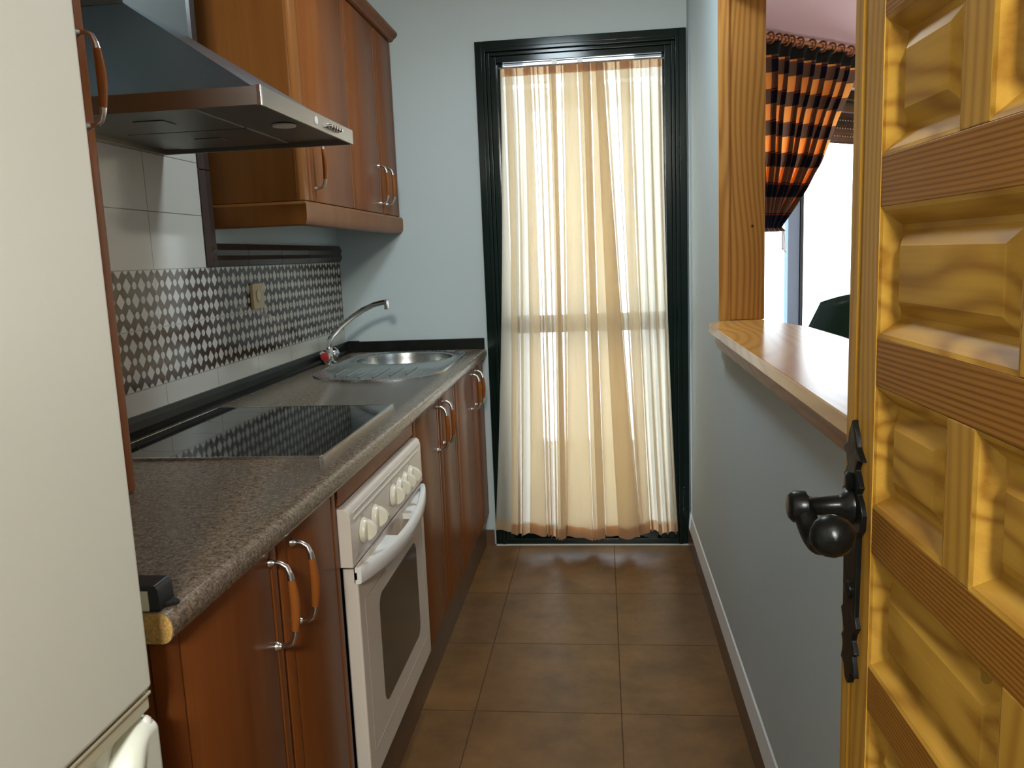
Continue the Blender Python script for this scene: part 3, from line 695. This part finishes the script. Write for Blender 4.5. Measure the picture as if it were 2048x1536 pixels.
bm = B((pf-.0025, pf-.0013, 1.600, 2.140, .250, .2512), (pf-.0025, pf-.0013, 1.600, 2.140, .598, .5992), (pf-.0025, pf-.0013, 1.600, 1.6012, .25, .6), (pf-.0025, pf-.0013, 2.139, 2.140, .25, .6)); obj('glass_outline', bm, 'enamel_dark', dr)
# bowed moulded handle with a finger opening
bm = bmesh.new(); n = 24
def hx(u): return pf + .006 + .034*math.sin(PI*u)**.75
rows = []
for k in range(n+1):
    u = k/n; y = 1.560+.622*u; xo = hx(u); zt, zb = .682, .646
    drop = .012*math.sin(PI*u)
    rows.append([bm.verts.new(p) for p in ((xo, y, zt-drop-.004), (xo-.003, y, zt-drop), (xo-.012, y, zt-drop), (xo-.015, y, zt-drop-.003), (xo-.015, y, zb-drop+.003), (xo-.012, y, zb-drop), (xo-.003, y, zb-drop), (xo, y, zb-drop+.004))])
for a, b in zip(rows, rows[1:]):
    for k in range(8): bm.faces.new((a[k], a[(k+1) % 8], b[(k+1) % 8], b[k]))
bm.faces.new(rows[0]); bm.faces.new(rows[-1][::-1])
for u0, u1 in ((.0, .37), (.63, 1.0)):          # solid webs joining the bow to the door on both sides of the finger opening
    m_ = 10; lo = []; hi = []
    for k in range(m_+1):
        u = u0+(u1-u0)*k/m_; y = 1.560+.622*u; lo.append((pf-.003, y)); hi.append((hx(u)-.013, y))
    prism(bm, lo+hi[::-1], 2, .655, .670)
obj('oven_handle', bm, 'lamp_led', dr, smooth=40)

# ------------------------------------------------------------------ worktop with sink cut-out
wt = thing('worktop', 'brown speckled laminate worktop with a raw yellow cut end beside the fridge', 'worktop', (-.83, 2.2, .86))
CXF, CY0, CZ0, CZ1 = -.510, .866, .860, .8985
bm = bmesh.new()
pr = [(XL+.002, CZ0), (CXF-.012, CZ0)]
for k in range(9):
    a = -PI/2 + PI*k/8; pr.append((CXF-.014+.014*math.cos(a), (CZ0+CZ1)/2 + ((CZ1-CZ0)/2)*math.sin(a)))
pr.append((XL+.002, CZ1)); prism(bm, pr, 1, CY0, YB)
slab = obj('slab', bm, 'granite', wt, smooth=30)
cb_ = bmesh.new(); lathe(cb_, [(.200, -.2), (.200, .2)], (-.808, 3.285, .88), (0, 0, 1), 48)
cut = obj('cutter', cb_, 'black', None); md = slab.modifiers.new('b', 'BOOLEAN'); md.object = cut; md.operation = 'DIFFERENCE'; md.solver = 'EXACT'
bpy.context.view_layer.update(); ev = slab.evaluated_get(bpy.context.evaluated_depsgraph_get()); nm = bpy.data.meshes.new_from_object(ev)
slab.modifiers.clear(); slab.data = nm; bpy.data.objects.remove(cut)
bm = bmesh.new(); prism(bm, [(x if x < -1 else x-.0006, z-.0003 if z > .88 else z+.0003) for x, z in pr], 1, CY0-.0015, CY0+.0002); ch = obj('cut_end', bm, 'chip', wt, smooth=0); ch['label'] = 'raw yellow chipboard end'
bm = bmesh.new(); prism(bm, [(XL+.006, CZ1), (XL+.026, CZ1), (XL+.024, .912), (XL+.020, .932), (XL+.014, .944), (XL+.006, .945)], 1, CY0, YB-.001)
prism(bm, [(XL+.006, .905), (XL+.036, CZ1), (XL+.036, .906), (XL+.02, .916)], 1, CY0, YB-.03)
us = obj('upstand', bm, 'upstand', wt, smooth=0); us['label'] = 'black marbled upstand strip'
bm = bmesh.new(); box(bm, XL+.070, CXF-.008, YB-.020, YB-.001, CZ1, .946); box(bm, XL+.02, XL+.072, YB-.026, YB-.001, CZ1, .950); us = obj('upstand', bm, 'upstand', wt, bevel=.003); us['label'] = 'black marbled upstand strip'

# black block lying at the cut end
bk_ = thing('latch_block', 'small black plastic block with a pale face on the cut end of the worktop', 'plastic block', (-.570, .890, CZ1))
bm = bmesh.new(); prism(bm, [(-.600, CZ1), (-.527, CZ1), (-.528, CZ1+.026), (-.532, CZ1+.032), (-.600, CZ1+.032)], 1, .870, .905); prism(bm, [(-.5275, .880), (-.514, .893), (-.5275, .904)], 2, CZ1, CZ1+.006); obj('block', bm, 'black', bk_, bevel=.0015)
obj('face_strip', B((-.570, -.5395, .8685, .8702, CZ1+.001, CZ1+.0255)), 'paintwhite', bk_)

hl = thing('ceiling_lamp', 'square white ceiling lamp of the hall behind the viewer', 'lamp', (.12, -1.45, 2.33))
obj('lamp_housing', B((-.08, .32, -1.65, -1.25, 2.33, 2.37)), 'lamp_led', hl, bevel=.005); bm = bmesh.new(); tube(bm, [(.12, -1.45, 2.37), (.12, -1.45, ZC)], .008, 10); obj('lamp_stem', bm, 'chrome', hl)
lf = thing('ceiling_lamp', 'round white ceiling lamp above the kitchen aisle', 'lamp', (-.20, 2.38, ZC-.05))
bm = bmesh.new(); lathe(bm, [(.17, 0), (.17, -.03), (.16, -.045), (.15, -.05), (.148, -.03), (.148, -.004)], (-.20, 2.38, ZC), (0, 0, 1), 40); obj('lamp_housing', bm, 'lamp_led', lf)

# ------------------------------------------------------------------ cooktop
ck = thing('cooktop', 'black glass ceramic cooktop with thin steel edge set in the worktop', 'cooktop', (-.845, 1.91, CZ1))
HX0, HX1, HY0, HY1 = -1.098, -.584, 1.612, 2.208
obj('glass_plate', B((HX0+.004, HX1-.004, HY0+.004, HY1-.004, CZ1, CZ1+.0045)), 'glassblack', ck, bevel=.001)
bm = B((HX0, HX1, HY0, HY0+.005, CZ1, CZ1+.0052), (HX0, HX1, HY1-.005, HY1, CZ1, CZ1+.0052), (HX0, HX0+.005, HY0+.005, HY1-.005, CZ1, CZ1+.0052), (HX1-.005, HX1, HY0+.005, HY1-.005, CZ1, CZ1+.0052))
lathe(bm, [(.007, 0), (.007, .0058), (.004, .0065)], (HX1-.006, HY0+.006, CZ1), (0, 0, 1), 12)
obj('steel_edge', bm, 'chrome', ck)
M, nt, b = mat('hob_ring_print'); b.inputs['Base Color'].default_value = (.03, .03, .03, 1); b.inputs['Roughness'].default_value = .15; MAT['ringp'] = M
for cx, cy, r in ((-.72, 1.77, .075), (-.97, 1.77, .095), (-.72, 2.06, .095), (-.97, 2.06, .075)):
    bm = bmesh.new()
    fr = lambda u, v: (cx+(r-.0015*v)*math.cos(u*2*PI), cy+(r-.0015*v)*math.sin(u*2*PI), CZ1+.0047)
    grid(bm, fr, 48, 1); obj('hob_ring', bm, 'ringp', ck)

# ------------------------------------------------------------------ sink and tap
sk = thing('sink', 'round steel sink with drainer let into the far end of the worktop', 'sink', (-.81, 3.1, CZ1))
bc = Vector((-.808, 3.285, 0)); br = .196
outer = []
for k in range(25):
    a = PI + PI*k/24; outer.append((-.808+.243*math.cos(a), 2.905+.238*math.sin(a)))
outer[-1] = (-.565, 2.905)
outer += [(-.566, 3.36), (-.575, 3.42), (-.62, 3.49), (-.72, 3.525), (-.90, 3.525), (-1.00, 3.49), (-1.045, 3.42), (-1.051, 3.30)]
bm = bmesh.new(); nb = 96
def ray_outer(a):
    d_ = Vector((math.cos(a), math.sin(a))); best = None
    for i in range(len(outer)):
        p, q = Vector(outer[i]), Vector(outer[(i+1) % len(outer)]); e = q-p; o_ = Vector((bc.x, bc.y)); den = d_.x*e.y-d_.y*e.x
        if abs(den) < 1e-9: continue
        w_ = p-o_; tt = (w_.x*e.y-w_.y*e.x)/den; ss = (w_.x*d_.y-w_.y*d_.x)/den
        if tt > 0 and -1e-6 <= ss <= 1+1e-6 and (best is None or tt > best): best = tt
    return o_ + d_*best
zs = CZ1
ringz = []
for k in range(nb):
    a = 2*PI*k/nb; po = ray_outer(a); c2 = Vector((bc.x, bc.y)); dirv = (po-c2).normalized(); L_ = (po-c2).length
    def at(r, z): p = c2+dirv*r; return bm.verts.new((p.x, p.y, z))
    ringz.append([at(L_, zs), at(L_-.003, zs+.006), at(L_-.012, zs+.006), at(L_-.020, zs+.002), at(br+.016, zs+.002), at(br+.006, zs+.0055), at(br-.003, zs+.002), at(br-.006, zs-.02), at(br-.012, zs-.11), at(br-.03, zs-.135), at(br-.07, zs-.145), at(.03, zs-.15), at(.004, zs-.15)])
for k in range(nb):
    a, b = ringz[k], ringz[(k+1) % nb]
    for q in range(len(a)-1): bm.faces.new((a[q], a[q+1], b[q+1], b[q]))
obj('basin', bm, 'steel', sk, smooth=50)
bm = bmesh.new()
for k in range(6): 
    xx = -.95+.052*k; tube(bm, [(xx, 2.74+.03*abs(k-2.6), zs+.0028), (xx, 2.98, zs+.0028)], .003, 8)
obj('drainer_ridge', bm, 'steel', sk)
bm = bmesh.new(); lathe(bm, [(.026, 0), (.026, .003), (.02, .0045), (.01, .003)], (bc.x, bc.y, zs-.150), (0, 0, 1), 20); obj('drain', bm, 'chrome', sk)
tp = thing('tap', 'chrome mixer tap with long curved spout and red and blue capped knobs', 'tap', (-1.085, 3.2, CZ1+.006))
tb_ = Vector((-1.098, 3.20, CZ1))
bm = bmesh.new(); lathe(bm, [(.030, 0), (.030, .004), (.022, .010), (.019, .045), (.016, .060), (.012, .066)], tb_, (0, 0, 1), 20)
tube(bm, [tb_+Vector((0, -.030, .034)), tb_+Vector((0, .030, .034))], .014, 14); obj('tap_body', bm, 'chrome', tp)
for s, cm in ((-1, 'red'), (1, 'blue')):
    bm = bmesh.new(); lathe(bm, [(.012, .024), (.020, .030), (.026, .040), (.026, .052), (.020, .060), (.016, .061)], tb_+Vector((0, 0, .034)), (.05, s, 0), 10)
    kn = obj('tap_knob', bm, 'chrome', tp, smooth=25)
    bm = bmesh.new(); lathe(bm, [(.0165, .0605), (.015, .0635), (.001, .065)], tb_+Vector((0, 0, .034)), (.05, s, 0), 16); ca = obj('cap', bm, cm, kn); ca['label'] = 'red cap' if s < 0 else 'pale blue cap'
bm = bmesh.new(); E_ = Vector((-.842, 3.20, 0)); pts = [(-1.098, .955), (-1.096, .985), (-1.076, 1.015), (-1.038, 1.050), (-.990, 1.085), (-.945, 1.112), (-.900, 1.131), (-.862, 1.139), (-.850, 1.1385)]
tube(bm, [(x, 3.20, z-.004) for x, z in pts], [.013, .0125, .0118, .0112, .0108, .0105, .0102, .010, .010], 16); lathe(bm, [(.0125, 0), (.0125, .034), (.011, .038)], (-.845, 3.20, 1.108), (0, 0, 1), 16)
obj('spout', bm, 'chrome', tp, smooth=50)

# ------------------------------------------------------------------ power socket on the splashback
so = thing('power_socket', 'yellowed plastic power socket on the diamond tile band', 'power socket', (XL+.006, 2.656, 1.157))
bm = bmesh.new(); rrect(bm, XL+.006, XL+.018, 2.612, 2.700, 1.157, 1.241, .008); obj('socket_plate', bm, 'socket', so, bevel=.002)
bm = bmesh.new(); lathe(bm, [(.022, 0), (.022, .002), (.019, .002), (.018, -.001), (.001, -.001)], (XL+.019, 2.656, 1.199), (1, 0, 0), 24); obj('socket_well', bm, 'cream', so)

# ------------------------------------------------------------------ cooker hood
hd = thing('cooker_hood', 'brushed steel chimney cooker hood over the cooktop', 'cooker hood', (-.89, 1.855, 1.597))
hx0, hx1, hy0, hy1, hz0, hz1 = XL+.006, -.630, 1.560, 2.150, 1.597, 1.633
bm = B((hx1-.006, hx1, hy0, hy1, hz0, hz1), (hx0, hx1-.006, hy0, hy0+.004, hz0, hz1), (hx0, hx1-.006, hy1-.004, hy1, hz0, hz1), (hx0, hx1-.006, hy0+.004, hy1-.004, hz1-.003, hz1), (hx0, hx0+.01, hy0+.004, hy1-.004, hz0, hz1-.003))
obj('rim', bm, 'hood_rim', hd, bevel=.0015)
bm = B((hx1-.0075, hx1+.0015, hy0-.0015, hy0+.0055, hz0-.001, hz1+.001)); obj('corner_trim', bm, 'chrome', hd, bevel=.001)
bm = bmesh.new(); cX, cY0, cY1, cZ = -.966, 1.708, 1.985, 1.843
lo = [(hx0, hy0+.006), (hx1-.018, hy0+.006), (hx1-.018, hy1-.006), (hx0, hy1-.006)]; hi = [(hx0, cY0), (cX, cY0), (cX, cY1), (hx0, cY1)]
a = [bm.verts.new((*p, hz1)) for p in lo]; b_ = [bm.verts.new((*p, cZ)) for p in hi]
for i in range(4): bm.faces.new((a[i], a[(i+1) % 4], b_[(i+1) % 4], b_[i]))
bm.faces.new(a[::-1]); bm.faces.new(b_)
obj('canopy', bm, 'hood', hd, bevel=.0012, smooth=0)
obj('chimney', B((hx0, cX-.001, cY0+.001, cY1-.001, cZ, ZC)), 'chimney', hd, bevel=.0015)
un = B((hx0+.01, hx1-.006, hy0+.004, hy1-.004, hz0+.012, hz0+.016)); o = obj('underside_panel', un, 'filter', hd)
for y0 in (1.592, 1.858):
    bm = B((-1.075, -.790, y0, y0+.258, hz0+.0075, hz0+.012)); 
    box(bm, -.965, -.900, y0+.1, y0+.16, hz0+.0055, hz0+.0075)
    o = obj('grease_filter', bm, 'filter', hd, bevel=.002)
bm = bmesh.new(); lathe(bm, [(.026, 0), (.026, .004), (.020, .006), (.001, .006)], (-.700, 1.855, hz0+.006), (0, 0, 1), 20); obj('hood_light', bm, 'lamp_led', hd)
bm = bmesh.new(); lathe(bm, [(.0095, 0), (.0095, .0012), (.008, .002)], (hx1, 1.868, 1.6145), (1, 0, 0), 20); k_ = obj('badge', bm, 'lamp_led', hd); k_['label'] = 'round white badge'
for k in range(5):
    bm = bmesh.new(); lathe(bm, [(.0055, 0), (.0055, .004), (.0042, .005), (.0042, .011), (.003, .012)], (hx1, 1.948+.019*k, 1.614), (1, 0, 0), 12); obj('push_button', bm, 'chrome', hd)

# ------------------------------------------------------------------ wall cupboards (far group)
UX = -.862
uc = thing('wall_cabinet', 'reddish wood wall cupboard with three doors in the far corner', 'cupboard', (-1.0, 2.98, 1.41))
uz0, uz1 = 1.484, 2.195
obj('side_panel', B((XL+.001, UX-.012, 2.392, 2.410, 1.482, 2.20)), 'cherry_panel', uc)
obj('body', B((XL+.001, UX-.022, 2.411, 3.578, 1.480, 1.496), (XL+.001, UX-.022, 2.411, 3.578, 2.184, 2.20), (XL+.001, UX-.022, 3.562, 3.578, 1.496, 2.184), (XL+.001, XL+.008, 2.411, 3.562, 1.496, 2.184)), 'cherry_panel', uc)
bm = bmesh.new(); nn = 8; pts = [(XL+.20, 2.389)]
pts = [(UX-.020, 2.391)] + [(UX-.020+.020*math.sin(PI/2*k/nn), 2.411-.020*math.cos(PI/2*k/nn)) for k in range(nn+1)] + [(UX, 2.440), (UX-.020, 2.440)]
prism(bm, pts, 2, uz0, uz1); obj('corner_post', bm, 'cherry_panel', uc, smooth=30)
cab_door(uc, 2.442, 2.925, uz0, uz1, UX, 2.500, (1.522, 1.665)); cab_door(uc, 2.928, 3.298, uz0, uz1, UX, 3.252, (1.522, 1.665)); cab_door(uc, 3.301, 3.574, uz0, uz1, UX, 3.350, (1.522, 1.665))
# light rail below and cornice above, returning along the near side
def moulding(name, prof, zbase, mt='cherry'):
    """ prof = (outward, z) closed profile; runs along the near side then along the front, mitred """
    bm = bmesh.new(); rings = []
    stations = [((XL+.001, 2.392), (0, -1)), ((UX, 2.392), (1, -1)), ((UX, 3.579), (1, 0))]
    for (x, y), (ox, oy) in stations: rings.append([bm.verts.new((x+ox*p, y+oy*p, zbase+z)) for p, z in prof])
    n = len(prof)
    for a, b in zip(rings, rings[1:]):
        for k in range(n): bm.faces.new((a[k], a[(k+1) % n], b[(k+1) % n], b[k]))
    bm.faces.new(rings[0]); bm.faces.new(rings[-1][::-1]); return obj(name, bm, mt, uc, smooth=30)
moulding('light_rail', [(-.020, 0), (-.006, 0), (.002, .004), (.008, .014), (.010, .03), (.010, .062), (.004, .070), (-.020, .070)], 1.410, 'cherry_panel')
moulding('cornice', [(-.020, 0), (.002, 0), (.012, .004), (.016, .012), (.024, .016), (.032, .026), (.032, .036), (.026, .044), (-.020, .044)], 2.202)

# tall cupboard standing on the worktop behind the fridge
tc = thing('tall_cabinet', 'narrow reddish wood cupboard standing on the worktop just behind the fridge edge', 'cupboard', (-1.0, 1.12, CZ1))
obj('body', B((XL+.045, UX-.022, .900, .916, CZ1+.0005, 2.30), (XL+.045, UX-.022, 1.352, 1.368, CZ1+.0005, 2.30), (XL+.045, UX-.022, .916, 1.352, CZ1+.0005, .915), (XL+.045, UX-.022, .916, 1.352, 2.284, 2.30), (XL+.045, XL+.06, .916, 1.352, .915, 2.284)), 'cherry_panel', tc)
cab_door(tc, .900, 1.384, CZ1+.004, 2.30, UX+.0085, 1.352, (1.540, 1.690))

# ------------------------------------------------------------------ fridge
fg = thing('fridge', 'tall cream white fridge with an integrated lower door grip', 'fridge', (-.8, .50, 0))
FXF = -.502; fy0, fy1 = .215, .801
obj('body', B((-1.14, FXF-.052, fy0, fy1-.006, .03, 1.86)), 'fridge', fg, bevel=.006)
bm = B((FXF-.05, FXF, fy0, fy1, .842, 1.86)); obj('upper_door', bm, 'fridge', fg, bevel=.008, seg=4)
bm = bmesh.new(); nu, nv = 240, 120; z0_, z1_ = .05, .818
def smooth01(x): x = max(0, min(1, x)); return x*x*(3-2*x)
def lip(y):                                              # height of the door's upper lip: dips into the grip
    e = smooth01((fy1-.018-y)/.070)*smooth01((y-(fy0+.06))/.07); return .797 - .058*e
def fdoor(u, v):
    y = fy0+.004+(fy1-fy0-.008)*u; z = (z0_+(.70-z0_)*v/.2) if v < .2 else .70+(z1_-.70)*(v-.2)/.8; L_ = lip(y)
    dip = smooth01((z-L_)/.020); bulge = .003*math.exp(-((z-L_+.006)/.007)**2)*smooth01((.797-L_)/.02)
    return (FXF-.004 - dip*.026 + bulge, y, z)
vs_z = None
grid(bm, fdoor, nu, nv)
bmf = bm; ld = obj('lower_door', bmf, 'fridge', fg, smooth=60)
md = ld.modifiers.new('s', 'SOLIDIFY'); md.thickness = .012; md.offset = 0
bm = B((FXF-.05, FXF-.006, fy0+.002, fy1-.001, .817, .8385)); obj('door_trim', bm, 'fridge_edge', fg, bevel=.004, seg=3)
bm = B((FXF-.0075, FXF-.0035, fy0+.003, fy1-.001, .8355, .8395)); obj('trim_edge', bm, 'fridge_edge', fg, bevel=.001)
bm = bmesh.new(); lathe(bm, [(.002, 0), (.005, .003), (.0065, .009), (.005, .015), (.002, .018)], (FXF-.008, fy1-.009, .795), (0, 0, 1), 16); obj('end_cap', bm, 'lamp_led', fg)
for fx in (-.60, -1.1):
    for fy in (fy0+.02, fy1-.06): obj('foot', B((fx, fx+.04, fy, fy+.04, 0, .03)), 'black', fg)
obj('gasket', B((FXF-.054, FXF-.046, fy0+.01, fy1-.010, .05, 1.85)), 'black', fg)

# ------------------------------------------------------------------ pine door on the right (door_2)
d2 = thing('door_2', 'open yellow pine door with raised panels and black iron handle at the right', 'door', (.255, .900, 0), math.radians(-88.5), kind='structure')
# local frame: x from the free edge towards the hinges, face towards the corridor at y = 0 (thickness to +y), z up
TH = .035; DW = .633
def dobj(name, bm, mt, parent=None, **k): return obj(name, bm, mt, parent or d2, local=(parent is None), **k)
for a, b in ((0, .0875), (DW-.0875, DW)):
    bm = bmesh.new()
    if a == 0: prism(bm, [(0, TH), (0, .006), (.003, .0015), (.008, 0), (.030, 0), (.034, .0018), (.040, .0018), (.044, 0), (.0875, 0), (.0875, TH)], 2, .008, 2.04)
    else: box(bm, a, b, 0, TH, .008, 2.04)
    dobj('stile', bm, 'pine_v', smooth=8)
rails = [(1.3275+.167*k, 1.3735+.167*k) for k in range(-7, 4)]
rails = [(r0, r1) for r0, r1 in rails]
rails[0] = (.008, rails[0][1]+.0); rails.append((1.3275+.167*4, 2.04))
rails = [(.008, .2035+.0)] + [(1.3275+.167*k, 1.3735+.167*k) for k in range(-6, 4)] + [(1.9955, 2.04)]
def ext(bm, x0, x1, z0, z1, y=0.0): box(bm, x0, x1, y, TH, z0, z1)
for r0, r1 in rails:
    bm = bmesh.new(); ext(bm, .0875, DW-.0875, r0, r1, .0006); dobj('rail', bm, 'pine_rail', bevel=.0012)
def panel(x0, x1, z0, z1):
    bm = bmesh.new()
    prof = [(0, .0008), (.004, .0022), (.015, .0125), (.017, .0150), (.022, .0150), (.036, .0060), (.040, .0056)]
    rings = []
    for ins, dep in prof:
        rings.append([bm.verts.new(p) for p in ((x0+ins, dep, z0+ins), (x1-ins, dep, z0+ins), (x1-ins, dep, z1-ins), (x0+ins, dep, z1-ins))])
    for a, b in zip(rings, rings[1:]):
        for k in range(4): bm.faces.new((a[k], a[(k+1) % 4], b[(k+1) % 4], b[k]))
    bm.faces.new(rings[-1])
    bk = [bm.verts.new(p) for p in ((x0, TH, z0), (x1, TH, z0), (x1, TH, z1), (x0, TH, z1))]
    for k in range(4): bm.faces.new((rings[0][k], rings[0][(k+1) % 4], bk[(k+1) % 4], bk[k]))
    bm.faces.new(bk[::-1]); return bm
for i in range(len(rails)-1):
    z0, z1 = rails[i][1], rails[i+1][0]
    k = round((z0-1.3735)/.167)                          # row index: 0 = row above the rail at 1.35
    wide_first = (k % 2 != 0)
    m0, m1 = (.344, .389) if wide_first else (.2445, .2895)
    bm = bmesh.new(); ext(bm, m0, m1, z0, z1, .0006); dobj('mullion', bm, 'pine_v', bevel=.0012)
    for a, b in ((.0875, m0), (m1, DW-.0875)):
        dobj('panel', panel(a, b, z0, z1), 'pine_panel', smooth=20)
# iron plate and lever
hp = [(0, 1.118), (.006, 1.104), (.0085, 1.092), (.018, 1.080), (.011, 1.078), (.008, 1.068), (.012, 1.060), (.0155, 1.052), (.011, 1.044), (.016, 1.038), (.020, 1.026), (.019, 1.010), (.013, 1.000), (.0125, .975), (.011, .912), (.015, .902), (.010, .892), (.008, .884), (.0135, .872), (.009, .868), (.012, .855), (.0135, .846), (.007, .846), (.004, .833), (0, .829)]
cx_ = .041
bm = bmesh.new(); pts = [(cx_+a*1.75, z) for a, z in hp] + [(cx_-a*1.6, z+(.004 if a > .012 else 0)) for a, z in hp[-2:0:-1]]
prism(bm, pts, 1, -.0055, .001); dobj('lock_plate', bm, 'iron', bevel=.0015, smooth=30)
bm = bmesh.new()
lathe(bm, [(.019, 0), (.0185, .006), (.013, .010), (.011, .014), (.0095, .040), (.0115, .044), (.0165, .047), (.0165, .060), (.012, .064)], (cx_, -.004, 1.0265), (0, -1, 0), 20)
n = 28; pth = []; rr = []
for k in range(n+1):
    u = k/n; pth.append((cx_+.004+.108*u, -.053+.004*math.sin(PI*u), 1.022-.026*math.sin(PI*min(1, u*1.35))*(1-.3*u)+.006*u)); rr.append(.0085+.003*(1-u) if u < .45 else (.0085+.0115*((u-.45)/.35)**1.2 if u < .8 else .020*math.sqrt(max(.0, 1-((u-.8)/.2)**2.2))+.0008))
tube(bm, pth, rr, 16)
dobj('door_handle', bm, 'iron', smooth=50)
bm = bmesh.new(); lathe(bm, [(.010, 0), (.010, .003), (.004, .004)], (cx_, -.004, .935), (0, -1, 0), 14); 
lathe(bm, [(.009, 0), (.011, .004), (.006, .007)], (cx_, -.004, 1.052), (0, -1, 0), 14)
dobj('plate_boss', bm, 'iron')
# hinge post the door hangs on
bm = B((.285, .352, .190, .262, 0, 2.08)); tag(obj('trim_5', bm, 'pine_v', smooth=0, bevel=.003), 'pine door post the panelled door is hinged on', 'door post', kind='structure')
